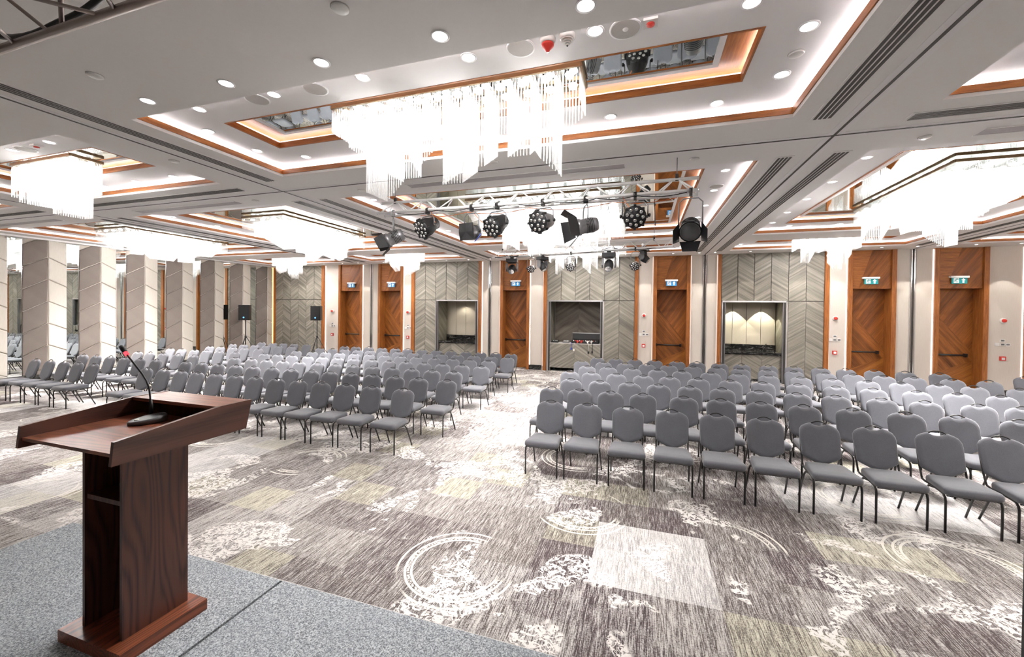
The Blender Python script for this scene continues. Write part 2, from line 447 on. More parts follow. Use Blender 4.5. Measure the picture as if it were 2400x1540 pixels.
for nm, X0 in (('left', -5.88), ('right', 1.99), ('far left', -11.57), ('far right', 7.70)):
    air_slot(f'long slot diffuser running to the back wall, left of the {nm} partition track', X0 - .40, X0 - .20, 5.95, 14.5)
    air_slot(f'long slot diffuser running to the back wall, right of the {nm} partition track', X0 + .20, X0 + .40, 5.95, 14.5)
air_slot('slot diffuser behind the near left chandelier coffer', -11.0, -6.45, 5.02, 5.20)
air_slot('slot diffuser behind the near right coffer', 2.5, 7.2, 5.02, 5.20)
air_slot('slot diffuser behind the near far left coffer', -16.8, -12.1, 5.02, 5.20)
for nm, a, b_ in (('central', -3.63, -.27), ('left', -10.2, -7.35), ('right', 3.45, 6.3), ('far left', -15.7, -13.0)):
    s_ = thing('screen_slot', f'long grey screen slot in front of the {nm} middle coffer', 'ceiling slot', ((a + b_) / 2, 5.74, ZC), group='grey screen slots in the ceiling')
    h = (b_ - a) / 2
    obj('cover', MB().box((-h, -.085, -.004), (h, .085, -.0005)), s_, mat='grey_panel')
    obj('rim', MB().box((-h - .02, .085, -.008), (h + .02, .10, -.0005)).box((-h - .02, -.10, -.008), (h + .02, -.085, -.0005)), s_, mat='ceiling_white')

# ------------------------------------------------------------------ back wall
def bx(px_, y=720): return at_y(px_, y, YB).x
def bz(px_, py_): return at_y(px_, py_, YB).z
DOORS = [(795, 850), (887.6, 945.5), (1173, 1241.5), (1530.8, 1617.3), (1985, 2098), (2187, 2314)]
DOORS = [(bx(a), bx(b)) for a, b in DOORS]
NICHE = [(bx(1022), bx(1121.4)), (bx(1284.6), bx(1414.7)), (bx(1691.5), bx(1844))]
ZN, ZH = 2.70, 3.10             # niche head, door head
holes = sorted([(a, b, 4.29) for a, b in DOORS] + [(a + .05, b - .05, ZN) for a, b in NICHE])
wb = MB(); x = XL
for a, b, z in holes:
    wb.box((x, YB, 0), (a, YB + .12, ZC))
    if z < 4: wb.box((a, YB, z), (b, YB + .12, ZC))
    x = b
wb.box((x, YB, 0), (XR, YB + .12, ZC))
wall_back = tag(obj('wall_back', wb, mat='beige_wall'), 'beige back wall with chevron panels, doors and serving niches', 'wall', kind='structure')
tag(obj('wall_service', MB().box((XL, YB + 1.15, 0), (XR, YB + 1.25, 4.9)), mat='beige_wall'), 'wall behind the serving niches', 'wall', kind='structure')
# chevron panels: six columns in each bay
BAYS = [([647, 665, 684, 702.4, 721, 739.5, 756], None), ([974, 997.7, 1022, 1046.8, 1071.7, 1097, 1122.4], 0), ([1283, 1315.7, 1348.5, 1382.2, 1416.7, 1451.8, 1487.3], 1), ([1689.5, 1727.7, 1766.8, 1806, 1847.2, 1888.8, 1930.3], 2)]
for cols, ni in BAYS:
    e = [bx(c) for c in cols]; e = [e[0] + (e[-1] - e[0]) * k / 6 for k in range(7)]
    obj('panel_backing', MB().box((e[0], YB - .012, (0 if ni is None else ZN)), (e[-1], YB - .002, ZC)), wall_back, mat='slot_black')
    for k in range(6):
        mt = ('chevron_rise', 'chevron_fall')[(k + (0 if ni in (None, 0) else 1)) % 2]
        if ni in (1, 2): mt = ('chevron_rise', 'chevron_fall')[k % 2]
        cbox('panel', (e[k] + .008, YB - .035, ZN + .012), (e[k + 1] - .008, YB - .004, ZC - .004), mt, wall_back)
        inside = ni is not None and NICHE[ni][0] - .1 < (e[k] + e[k + 1]) / 2 < NICHE[ni][1] + .1
        if not inside: cbox('panel', (e[k] + .008, YB - .035, .02), (e[k + 1] - .008, YB - .004, ZN - .012), mt, wall_back)
for a, b in [(643.6, 648), (756, 762), (965.5, 973), (1122.4, 1129), (1274.5, 1282), (1487.3, 1495.5), (1681, 1689), (1930.3, 1941.5), (2398, 2412)]:
    cbox('wood_strip', (bx(a), YB - .075, 0), (bx(b), YB - .002, ZC - .003), 'veneer_vertical', wall_back)
for a, mt in [(763.5, 'led_line'), (850.8, 'led_line'), (946.5, 'led_line'), (1130.5, 'led_line'), (1242.6, 'led_line'), (1273.6, 'led_soft'), (1171.5, 'led_soft'), (1529.3, 'led_soft'), (1680, 'led_soft'), (1618.6, 'led_soft'), (1983.2, 'led_line'), (2185.2, 'led_line'), (2397, 'led_line'), (1942.8, 'led_soft'), (641.8, 'led_warm')]:
    X0 = bx(a); w = .03 if mt == 'led_warm' else .012
    cbox('light_strip', (X0 - w, YB - (.016 if mt != 'led_warm' else .10), .16), (X0 + w, YB - .002, ZC - .03), mt, wall_back)
for X0 in (-11.55, -5.89, 2.0, 7.70):   # partition pockets
    cbox('pocket_slot', (X0 - .03, YB - .010, 0), (X0 + .03, YB - .002, ZC - .003), 'slot_black', wall_back)
    for s_ in (-1, 1): cbox('pocket_edge', (X0 + s_ * .034 - .012, YB - .022, 0), (X0 + s_ * .034 + .012, YB - .002, ZC - .003), 'chrome', wall_back)
    for s_ in (-1, 1): cbox('pocket_seal', (X0 + s_ * .075 - .010, YB - .008, 0), (X0 + s_ * .075 + .010, YB - .002, ZC - .003), 'grille_grey', wall_back)
bb = [XL] + [v for a, b in DOORS for v in (a, b)] + [bx(2397)]
n_ = 0
for i in range(0, len(bb), 2):
    # plinth of black marble under the beige strips only
    segs = [(bb[i], bb[i + 1])]
    for cols, ni in BAYS:
        a, b = bx(cols[0]) - .2, bx(cols[-1]) + .2; new = []
        for s0, s1 in segs:
            if b < s0 or a > s1: new.append((s0, s1))
            else: new += [(s0, a)] * (a > s0 + .05) + [(b, s1)] * (b < s1 - .05)
        segs = new
    for s0, s1 in segs:
        n_ += 1
        cbox('plinth', (s0 + .01, YB - .03, 0), (s1 - .01, YB - .002, .19), 'marble_black', wall_back)

def clip_poly(poly, a, b, c):
    out = []
    for i in range(len(poly)):
        p, q = poly[i], poly[(i + 1) % len(poly)]; fp, fq = a * p[0] + b * p[1] - c, a * q[0] + b * q[1] - c
        if fp >= 0: out.append(p)
        if fp * fq < 0:
            t_ = fp / (fp - fq); out.append((p[0] + (q[0] - p[0]) * t_, p[1] + (q[1] - p[1]) * t_))
    return out
def line(p, q):      # half-plane above the line p-q
    a, b = -(q[1] - p[1]), q[0] - p[0]; return a, b, a * p[0] + b * p[1]
def veneer(parent, x0, x1, z0, z1, y, cuts, mats):
    rect = [(x0, z0), (x1, z0), (x1, z1), (x0, z1)]; rest = rect; u = lambda p: (x0 + p[0] * (x1 - x0), z0 + p[1] * (z1 - z0))
    polys = []
    for p, q in cuts:
        a, b, c = line(u(p), u(q)); polys.append(clip_poly(rest, a, b, c)); rest = clip_poly(rest, -a, -b, -c)
    polys.append(rest)
    for poly, mt in zip(polys, mats):
        cx_ = sum(p[0] for p in poly) / len(poly); cz_ = sum(p[1] for p in poly) / len(poly)
        obj('veneer_panel', MB().prism([(p[0] - cx_, 0, p[1] - cz_) for p in poly], (0, .03, 0)), parent, (cx_, y, cz_), mat=mt)
SIGNPX = [(824, 668), (917.6, 667), (1209, 664), (1573.6, 663), (2041, 658), (2247.6, 656)]
DDESC = ['walnut door furthest left, between beige strips', 'walnut door left of the left serving niche', 'walnut door left of the mixing desk niche', 'walnut door right of the mixing desk niche', 'walnut door right of the marble bar niche', 'rightmost walnut door in the back wall']
DEPTH = .36
for i, (a, b) in enumerate(DOORS):
    d = thing(f'door_{i + 1}', DDESC[i], 'door', ((a + b) / 2, YB, 0), kind='structure')
    w = (b - a) / 2; j = .115
    for s_ in (-1, 1):
        cbox('jamb', (s_ * w, -.06, 0), (s_ * (w - j), .02, ZC - .004), 'veneer_vertical', d)
        cbox('reveal', (s_ * w, .02, 0), (s_ * (w - j + .01), DEPTH + .05, ZC), 'veneer_vertical', d)
    iw = w - j + .01
    veneer(d, -iw, iw, ZH, ZC - .004, .0, [((.18, 0), (.52, 1))], ['veneer_horizontal', 'veneer_rise'])
    cbox('head', (-iw, .03, ZH), (iw, DEPTH + .05, ZH + .04), 'veneer_horizontal', d)
    leaf_l, leaf_r = -iw, iw
    veneer(d, -iw, iw, 0.01, ZH, DEPTH, [((0, .82), (1, .39)), ((0, .15), (1, .31))], ['veneer_rise', 'veneer_fall', 'veneer_shallow'])
    pb = obj('push_bar', MB().tube([(-iw + .04, DEPTH - .07, 1.12), (iw - .16, DEPTH - .07, 1.12)], .026, 8), d, mat='metal_black')
    obj('bar_end', MB().box((-iw + .02, DEPTH - .09, 1.07), (-iw + .07, DEPTH, 1.17)).box((iw - .2, DEPTH - .09, 1.07), (iw - .14, DEPTH, 1.17)), pb, mat='metal_black')
    # exit sign above the door
    blue = i < 4
    p = at_y(*SIGNPX[i], YB - .05)
    sg = thing('exit_sign', f'{"blue" if blue else "teal green"} exit sign above the {DDESC[i]}', 'exit sign', (p.x, YB, p.z), group='emergency exit signs above the doors')
    obj('housing', MB().box((-.21, -.10, .06), (.21, -.005, .115)), sg, mat='white_plastic')
    obj('face', MB().box((-.175, -.075, -.11), (.175, -.055, .062)), sg, mat='sign_blue' if blue else 'sign_green')
    obj('arrow', MB().prism([(.085, -.078, .048), (.03, -.078, -.012), (.062, -.078, -.012), (.062, -.078, -.088), (.108, -.078, -.088), (.108, -.078, -.012), (.14, -.078, -.012)], (0, .004, 0)), sg, mat='white_paint')
    obj('doorway', MB().box((-.135, -.0785, -.088), (-.015, -.074, .048)), sg, mat='white_paint')
    fig = MB().lathe([(.0, -.0795), (.013, -.0795), (.013, -.078)], 8, 'y', (-.06, 0, .03), False)
    for q in ([(-.067, .02), (-.093, -.018)], [(-.067, .015), (-.038, -.004), (-.02, .008)], [(-.067, .018), (-.105, .004), (-.12, -.02)], [(-.093, -.018), (-.058, -.04), (-.062, -.08)], [(-.093, -.018), (-.105, -.05), (-.13, -.06)]):
        fig.tube([(a_, -.079, z_) for a_, z_ in q], .0065, 5)
    obj('running_figure', fig, sg, mat='sign_blue' if blue else 'sign_green')

# serving niches
def niche(i, label, n_doors, dark):
    a, b = NICHE[i]; D_ = .95
    r = thing('serving_niche', label, 'niche', ((a + b) / 2, YB, 0), kind='structure', group='serving niches in the back wall')
    w = (b - a) / 2
    for s_ in (-1, 1):
        cbox('side_rail', (s_ * w, -.045, 0), (s_ * (w - .03), .01, ZN + .01), 'alu', r)
        cbox('door_pocket', (s_ * (w - .03), -.02, 0), (s_ * (w - .09), .05, ZN), 'slot_black', r)
        cbox('folded_door', (s_ * (w - .09), -.03, 0.02), (s_ * (w - .115), .05, ZN - .03), 'gun_grey', r)
        cbox('side_panel', (s_ * (w - .05), .05, 0), (s_ * (w - .02), D_, ZN), 'chevron_side', r)
    cbox('head_rail', (-w, -.045, ZN - .04), (w, .01, ZN + .01), 'alu', r)
    cbox('soffit', (-w, .01, ZN - .02), (w, D_, ZN + .02), 'slot_black', r)
    if dark:
        n = 2
        for k in range(n): cbox('back_panel', (-w + .1 + (2 * w - .2) * k / n, D_ - .03, 0), (-w + .1 + (2 * w - .2) * (k + 1) / n - .004, D_, ZN), ('chevron_dark_rise', 'chevron_dark_fall')[k], r)
    else:
        n = 4
        for k in range(n): cbox('back_panel', (-w + .06 + (2 * w - .12) * k / n, D_ - .03, 0), (-w + .06 + (2 * w - .12) * (k + 1) / n - .012, D_, ZN), 'niche_cream', r)
        c = thing('bar_counter', label.split(' niche')[0] + ' counter with black marble top', 'counter', ((a + b) / 2, YB, 0), group='marble topped bar counters in the niches')
        w2 = w - .06
        obj('worktop', MB().box((-w2, .10, .93), (w2, D_ - .04, .99)).box((-w2, .09, .90), (w2, .13, .99)), c, mat='marble_black')
        obj('splashback', MB().box((-w2, D_ - .08, .99), (w2, D_ - .035, 1.2)), c, mat='marble_black')
        for k in range(n_doors):
            cbox('cabinet_door', (-w2 + 2 * w2 * k / n_doors + .004, .13, .1), (-w2 + 2 * w2 * (k + 1) / n_doors - .004, .16, .9), ('chevron_rise', 'chevron_fall', 'chevron_rise')[k], c)
        obj('kickboard', MB().box((-w2, .2, 0), (w2, .22, .1)), c, mat='marble_black')
        obj('tap', MB().tube([(w2 - .35, .7, .99), (w2 - .35, .7, 1.2), (w2 - .35, .62, 1.26), (w2 - .35, .52, 1.22)], .012, 6), c, mat='chrome')
    return r
n1 = niche(0, 'left serving bar niche with cream back panels', 3, False)
n2 = niche(1, 'niche with dark chevron back panel behind the mixing desk', 2, True)
n3 = niche(2, 'right serving bar niche with spotlit cream back panels', 3, False)
for dx in (-.45, .45):
    spot('niche_spot', (dx, .67, ZN - .05), 260, 79, .06, (1, .95, .78), n3, .012)
spot('niche_spot', (0, .6, ZN - .05), 60, 120, .6, (1, .93, .8), n1, .03)
# mobile counter, mixing desk and cables in the middle niche
a, b = NICHE[1]; cxn = (a + b) / 2; w = (b - a) / 2 - .09
mc = thing('mobile_counter', 'mobile bar counter on castors with chevron front below the mixing desk', 'counter', (cxn, YB - .02, 0))
for k in range(2): cbox('front_panel', (-w + w * k + .003, -.03, .14), (-w + w * (k + 1) - .003, 0, 1.06), ('chevron_rise', 'chevron_fall')[k], mc)
cbox('carcass', (-w + .02, 0, .14), (w - .02, .6, 1.04), 'gun_grey', mc)
cbox('top', (-w, -.03, 1.06), (w, .6, 1.08), 'grille_grey', mc)
for sx in (-1, 1):
    for yy in (.08, .5): obj('castor', MB().lathe([(.02, -.02), (.055, -.018), (.055, .018), (.02, .02)], 12, 'x', (sx * (w - .15), yy, .055)).box((sx * (w - .15) - .03, yy - .03, .1), (sx * (w - .15) + .03, yy + .03, .14)), mc, mat='plastic_black')
md = thing('mixing_desk', 'black sound mixing desk with raised meter bridge on the mobile counter', 'mixer', (cxn + .36, YB + .22, 1.08))
obj('body', MB().prism([(-.5, -.22, 0), (-.5, .25, 0), (-.5, .25, .16), (-.5, -.22, .05)], (1.0, 0, 0)), md, mat='plastic_black')
obj('meter_bridge', MB().prism([(-.52, .2, .14), (-.52, .27, .14), (-.52, .30, .36), (-.52, .26, .38)], (1.04, 0, 0)), md, mat='plastic_black')
obj('bridge_cap', MB().box((-.53, .24, .36), (.53, .31, .385)), md, mat='alu')
for k in range(12): obj('fader', MB().box((-.012, -.02, 0), (.012, .02, .03)), md, (-.42 + k * .075, -.1, .085), mat=('white_paint', 'red_plastic', 'grille_grey')[k % 3])
for k, (dx, mt) in enumerate([(-.26, 'red_plastic'), (-.12, 'red_plastic'), (.12, 'cable_white'), (.26, 'grille_grey')]):
    cb = MB()
    for q in range(4): cb.tube([(dx + (q - 1.5) * .05, -.02, .1), (dx + (q - 1.5) * .03, -.15, .1), (dx, -.27, .02)], .009, 5)
    tag(obj('patch_cable', cb, None, (cxn + .36, YB + .22, 1.08), mat=mt), f'{["pink red", "bright red", "white", "grey"][k]} patch cable bunch on the mixing desk', 'cable', 'patch cables on the mixing desk')
for k, (dx, ln, mt, nm) in enumerate([(-.12, .16, 'blue_plastic', 'blue'), (-.02, .2, 'cable_white', 'cream'), (.52, .28, 'cable_white', 'white'), (.66, .26, 'plastic_black', 'black')]):
    X0 = cxn + dx; c = thing('hanging_plug', f'{nm} plug on a cable hanging over the mobile counter front', 'cable', (X0, YB - .06, 1.08), group='plugs hanging over the counter edge')
    obj('lead', MB().tube([(0, .1, .02), (0, .0, .015), (0, -.015, -ln)], .008, 5), c, mat=mt)
    obj('plug', MB().box((-.025, -.035, -ln - .08), (.025, .0, -ln)), c, mat='plastic_black' if k > 1 else mt)
for k, (dx, wd) in enumerate([(-.78, .26), (-.36, .22)]):
    u_ = thing('effects_unit', ['low black effects unit at the left end of the mobile counter', 'low grey effects unit beside the mixing desk'][k], 'audio unit', (cxn + dx, YB + .15, 1.08), group='audio units on the mobile counter')
    obj('body', MB().prism([(-wd / 2, -.14, 0), (-wd / 2, .14, 0), (-wd / 2, .14, .09), (-wd / 2, -.14, .04)], (wd, 0, 0)), u_, mat=('plastic_black', 'gun_grey')[k])
    for q in range(3): obj('knob', MB().lathe([(.018, 0), (.014, .03)], 8), u_, (-.07 + q * .07, -.03, .06), mat='white_plastic')

# wall devices on the beige strips
DEV = [(780, 'far left'), (957, 'left'), (1509.5, 'centre right'), (1957.5, 'right'), (2351, 'furthest right')]
for px_, nm in DEV:
    X0 = bx(px_)
    yl = lambda y0: at_y(px_, y0, YB).z
    zz = {'far left': (2.02, 1.42, 1.08)}.get(nm, (2.02, 1.42, 1.08))
    def dev(name, label, cat, dx, z, grp): return thing(name, label, cat, (X0 + dx, YB, z), group=grp)
    al = dev('alarm_sounder', f'round red and white fire alarm sounder on the {nm} beige strip', 'alarm', 0, 2.17, 'fire alarm sounders on the back wall')
    obj('base', MB().lathe([(.075, 0), (.075, -.03), (.06, -.045)], 18, 'y'), al, mat='white_plastic')
    obj('dome', MB().lathe([(.052, -.04), (.048, -.08), (.03, -.1), (.005, -.105)], 16, 'y'), al, mat='red_plastic')
    for k, (dx, dz, mt) in enumerate([(0, .09, 'white_plastic'), (-.115, -.02, 'white_plastic'), (0, -.02, 'white_plastic'), (.115, -.02, 'white_plastic')]):
        sp = dev('wall_switch', f'{["upper", "left", "middle", "right"][k]} white switch plate of the cluster on the {nm} beige strip', 'switch', dx, 1.51 + dz, 'switch plates on the back wall')
        obj('plate', MB().box((-.05, -.018, -.045), (.05, 0, .045)), sp, mat=mt)
        if k != 1: obj('rocker', MB().box((-.035, -.022, -.02), (.035, -.017, .025)), sp, mat='gun_grey')
    cp = dev('call_point', f'red fire call point box on the {nm} beige strip', 'fire alarm', 0, 1.09, 'fire call points on the back wall')
    obj('box', MB().box((-.06, -.05, -.06), (.06, 0, .06)), cp, mat='red_plastic')
    obj('glass', MB().box((-.035, -.054, -.035), (.035, -.048, .03)), cp, mat='white_paint')

# ------------------------------------------------------------------ left wall: upholstered zigzag and mirror strips
wl_ = MB().box((XL - .3, YF, 0), (XL - .06, YB, ZC))
wall_left = tag(obj('wall_left', wl_, mat='beige_wall'), 'zigzag upholstered wall with tall mirror strips', 'wall', kind='structure')
PR, SL, SB = .13, .21, .32
seams = [.43 - .66, .43, 1.09, 1.75, 2.41, 3.07, 3.73, 3.73 + .66]
def facet(y0, x0, y1, x1, z_at0, z_at1, mat):
    """upholstered panels between slanted seams on a facet from (x0,y0) to (x1,y1)"""
    n = Vector((y1 - y0, -(x1 - x0), 0)).normalized()
    if n.x < 0: n = -n
    zb = .2
    for k in range(len(seams) - 1):
        lo0, hi0 = seams[k] + z_at0, seams[k + 1] + z_at0; lo1, hi1 = seams[k] + z_at1, seams[k + 1] + z_at1
        q = [(0, lo0), (1, lo1), (1, hi1), (0, hi0)]
        q = clip_poly(q, 0, 1, zb); q = clip_poly(q, 0, -1, -(ZC - .01)) if q else q
        if len(q) < 3: continue
        g = .014
        pts = [Vector((x0 + (x1 - x0) * u, y0 + (y1 - y0) * u, z)) for u, z in q]; c = sum(pts, Vector()) / len(pts)
        def inset(p, d): 
            r = p - c; return r * max(0, (1 - d / max(.12, r.length)))
        loops = [[inset(p, g) for p in pts], [inset(p, g) + n * .022 for p in pts], [inset(p, g + .022) + n * .034 for p in pts]]
        obj('panel', MB().rings(loops, False, True), wall_left, c, mat=mat)
Ym = [6.56 + 1.251 * k for k in range(-3, 7)]
for k, y in enumerate(Ym):
    obj('mirror', MB().face([(XL + .001, y, .2), (XL + .001, y + .29, .2), (XL + .001, y + .29, ZC - .02), (XL + .001, y, ZC - .02)][::-1]), wall_left, mat='mirror')
    for yy in (y, y + .29): cbox('mirror_edge', (XL - .05, yy - .007, .2), (XL + .008, yy + .007, ZC - .01), 'chrome', wall_left)
    e1 = min(y + 1.251, YB - .02)
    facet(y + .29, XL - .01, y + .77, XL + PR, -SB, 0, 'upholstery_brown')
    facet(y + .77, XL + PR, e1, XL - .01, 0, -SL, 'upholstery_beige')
    obj('facet_backing', MB().prism([(XL - .06, y + .29, .19), (XL - .015, y + .29, .19), (XL + PR - .004, y + .77, .19), (XL - .015, e1, .19), (XL - .06, e1, .19)], (0, 0, ZC - .2)), wall_left, mat='seam_beige')
tag(obj('baseboard_left', MB().box((XL - .05, YF, 0), (XL + PR + .05, YB - .1, .12)).box((XL - .05, YF, .12), (XL + PR + .03, YB - .1, .19)), mat='marble_black'), 'black veined marble plinth along the mirrored wall', 'baseboard', kind='structure')
obj('cornice', MB().box((XL - .05, YF, ZC - .05), (XL + .2, YB, ZC - .002)), wall_left, mat='coffer_white')

# ------------------------------------------------------------------ chandeliers
def chandelier(label, cx, cy, sx, sy, nx, ny, lens, power, seed, lamps):
    rnd = random.Random(seed); z0 = ZM - .045
    r = thing('chandelier', label, 'chandelier', (cx, cy, z0), group='glass rod chandeliers under the ceiling mirrors')
    fr = MB()
    for s_ in (-1, 1):
        fr.box((-sx / 2, s_ * sy / 2 - .012, -.02), (sx / 2, s_ * sy / 2 + .012, .02)); fr.box((s_ * sx / 2 - .012, -sy / 2, -.02), (s_ * sx / 2 + .012, sy / 2, .02))
    obj('frame', fr, r, mat='bronze')
    cr = MB()
    for k in range(1, nx): cr.box((-sx / 2 + sx * k / nx - .004, -sy / 2, 0), (-sx / 2 + sx * k / nx + .004, sy / 2, .012))
    obj('crossbars', cr, r, mat='alu')
    for k in range(4): obj('hanger', MB().tube([((k % 2 - .5) * sx * .8, (k // 2 - .5) * sy * .7, 0), ((k % 2 - .5) * sx * .8, (k // 2 - .5) * sy * .7, .05)], .01, 6), r, mat='alu')
    rods = MB(); cw, cd = sx / nx, sy / ny; R_ = .005
    def rod(x, y, l):
        n = len(rods.v); l = max(.1, l)
        for z in (-.01, -l):
            rods.v += [(x - R_, y - R_, z), (x + R_, y - R_, z), (x + R_, y + R_, z), (x - R_, y + R_, z)]
        rods.f += [(n, n + 1, n + 5, n + 4), (n + 1, n + 2, n + 6, n + 5), (n + 2, n + 3, n + 7, n + 6), (n + 3, n, n + 4, n + 7), (n + 4, n + 5, n + 6, n + 7)]; rods.sm += [False] * 5
    cells = []; n_fill = 3 if ny == 1 else 5
    for i in range(nx):
        for j in range(ny):
            l0 = lens(i, j, rnd); tx, ty = rnd.choice([(-.2, 0), (.2, 0), (0, .22), (0, -.22), (.15, -.15), (0, 0)]); k = max(.35, min(1, l0 / .5))
            x0, y0 = -sx / 2 + i * cw, -sy / 2 + j * cd; st_ = .027; cells.append((l0, x0 + cw / 2, y0 + cd / 2))
            mx, my = max(2, int(cw * .94 / st_)), max(2, int(cd * .94 / st_))
            for a in range(mx + 1):
                u = a / mx
                for v_ in (0, 1): rod(x0 + cw * (.03 + .94 * u), y0 + cd * (.03 + .94 * v_), l0 + (tx * (u - .5) + ty * (v_ - .5)) * k)
            for c in range(1, my):
                v_ = c / my
                for u in (0, 1): rod(x0 + cw * (.03 + .94 * u), y0 + cd * (.03 + .94 * v_), l0 + (tx * (u - .5) + ty * (v_ - .5)) * k)
    best = sorted(cells, reverse=True)[:n_fill]
    for l0, x_, y_ in best:
        l_ = bpy.data.lights.new('rod_fill', 'POINT'); l_.energy = power * (.10 if ny == 1 else .65) / len(best); l_.shadow_soft_size = .05; l_.color = (1, .95, .925)  # fill points added among the rods to throw light onto the ceiling
        b_ = bpy.data.objects.new('rod_fill', l_); COL.objects.link(b_); b_.parent = r; b_.location = (x_, y_, -(.45 * l0 + .14))
    ro = obj('glass_rods', rods, r, mat='glass_rod'); ro['kind'] = 'stuff'
    lx, ly = lamps
    me = MB().lathe([(.035, -.03), (.045, .0), (.03, .012)], 10).mesh('lamp', 'lamp')
    for i in range(lx):
        for j in range(ly): obj('lamp', me, r, (-sx / 2 + sx * (i + .5) / lx, -sy / 2 + sy * (j + .5) / ly, -.02))
    area('chandelier_glow', (0, 0, -.06), sx * .92, sy * .86, power * (1 if ny == 1 else 1.1), parent=r).data.spread = math.radians(180 if ny == 1 else 118)
    return r
PROF = [.34, .46, .86, .62, .48, .40, .84, .70, .36, .64, .76, .36]
def strip(i, j, rnd): return PROF[i % 12] * (1 if j == 0 else .8)
def mound(nx, ny):
    def f(i, j, rnd):
        u, v_ = (i + .5) / nx * 2 - 1, (j + .5) / ny * 2 - 1; d = max(abs(u), abs(v_))
        l = .24 + .42 * (1 - d) + rnd.uniform(-.04, .1)
        return l + (.24 if rnd.random() < .16 else 0)
    return f
xc = {k: (a + b) / 2 for k, (a, b) in COLS.items()}; yc = {k: (a + b) / 2 for k, (a, b) in ROWS.items()}
chandelier('nearest large glass rod chandelier, hanging over the central carpet', -1.92, 3.82, 2.72, .38, 12, 1, strip, P_SMALL * 1.75, 1, (12, 2))
chandelier('small near chandelier at the left edge of the hall', xc['left'], 3.84, 1.52, .38, 7, 1, lambda i, j, r_: [.42, .50, .55, .62, .60, .84, .50][i], P_SMALL * 1.3, 2, (7, 2))
chandelier('near chandelier at the far left, out by the mirrored wall', xc['far left'], 3.84, 1.52, .38, 7, 1, lambda i, j, r_: .5, P_SMALL, 8, (7, 2))
chandelier('unseen near chandelier at the right, added for light on the right seats', xc['right'], 3.84, 1.52, .38, 7, 1, lambda i, j, r_: .5, P_SMALL * 1.5, 9, (7, 2))  # out of view, put in for its light from the right
chandelier('broad central chandelier hanging behind the lighting trusses', -1.92, 8.9, 3.0, 2.9, 9, 9, mound(9, 9), P_BIG * .68, 3, (9, 8))
for k, (c, nm) in enumerate([('far left', 'long chandelier beside the zigzag mirrored wall'), ('left', 'long chandelier over the middle block of chairs'), ('right', 'long chandelier over the right block of chairs'), ('far right', 'long chandelier at the far right of the hall')]):
    chandelier(nm, xc[c], 8.9, 1.32, 2.95, 4, 9, mound(4, 9), P_BIG, 20 + k, (4, 9))
for k, (c, nm) in enumerate([('far left', 'small chandelier by the back left corner'), ('left', 'small chandelier before the left serving niche'), ('centre', 'small chandelier hanging behind the far lighting truss'), ('right', 'small chandelier before the right serving niche')]):
    sx = 2.72 if c == 'centre' else 1.52
    chandelier(nm, xc[c], 13.55, sx, .38, 12 if c == 'centre' else 7, 1, strip if c == 'centre' else (lambda i, j, r_: [.34, .62, .46, .36, .86, .66, .38][i]), P_SMALL, 40 + k, (7, 1))

# ------------------------------------------------------------------ downlights and ceiling devices
dl_me = [MB().lathe([(.056, -.001), (.070, -.001), (.070, -.006), (.056, -.006)], 20, cap=False).mesh('trim_ring', 'white_paint'),
         MB().lathe([(.056, -.004), (.052, -.0015), (.04, -.001), (.002, -.001)], 20, cap=False).mesh('lens', 'downlight')]
def region(p):
    for c, r, x0, x1, y0, y1 in OPEN:
        if x0 < p.x < x1 and y0 < p.y < y1: return f'the {r} {c} coffer'
    return 'the flat ceiling above the stage'
DLP = []
for q in [(346, 236), (530, 195), (753, 146), (1031, 84), (1373, 12)]: DLP.append(at_z(*q, ZC))
for q in [(468, 256), (642, 221), (850, 181), (1098, 134), (1395, 72), (1762, 5), (1896, 61), (1832, 174), (1680, 241), (1431, 273), (716, 367), (603, 353), (489, 307),
          (115.6, 333), (29, 351.7), (405, 413), (319, 425), (242, 436), (44, 437), (2032, 369), (1951, 426), (1891, 466.5), (1846, 497.6), (1811, 522), (1850, 529), (1968, 524.5),
          (1700, 399), (1673, 446), (1653, 481.5), (1636, 509), (1478, 547.5), (1575, 543.5), (1051, 541), (1137.5, 562.5), (509, 529.6), (588.5, 546), (405, 508), (876, 468), (548, 590), (584, 589.6), (83, 537), (1737, 572), (2046, 567), (1597, 577)]:
    DLP.append(at_z(*q, ZU))
cnt = {}
for p in sorted(DLP, key=lambda v: v.x):
    rg = region(p); cnt[rg] = cnt.get(rg, 0) + 1
    d = thing('downlight', f'round recessed downlight in {rg}, {ORDN[cnt[rg] - 1]} from the left', 'downlight', p, group='recessed ceiling downlights')
    obj('trim_ring', dl_me[0], d); obj('lens', dl_me[1], d)
# wall washing downlights along the back wall
k = 0
for px_ in (684, 721, 780, 822, 858, 916, 957, 998, 1060, 1110, 1160, 1207, 1258, 1332, 1434, 1510, 1573, 1632, 1668, 1747):
    X0 = bx(px_); k += 1
    d = thing('wall_washer', f'small wall washing downlight above the back wall, {ORDN[k - 1]} from the left', 'downlight', (X0, YB - .56, ZC), group='downlights washing the back wall')
    obj('trim_ring', dl_me[0], d).scale = (.6, .6, 1); obj('lens', dl_me[1], d).scale = (.6, .6, 1)
    spot('wash', (0, 0, -.02), SPOT, 62, .12, (1, .93, .84), d, .02)
for k, px_ in enumerate((1868, 1958, 2040, 2120, 2165, 2250, 2350)):
    d = thing('wall_washer', f'small wall washing downlight above the back wall, {ORDN[6 - k]} from the right', 'downlight', (bx(px_), YB - .56, ZC), group='downlights washing the back wall')
    obj('trim_ring', dl_me[0], d).scale = (.6, .6, 1); obj('lens', dl_me[1], d).scale = (.6, .6, 1)
    spot('wash', (0, 0, -.02), SPOT, 62, .12, (1, .93, .84), d, .02)
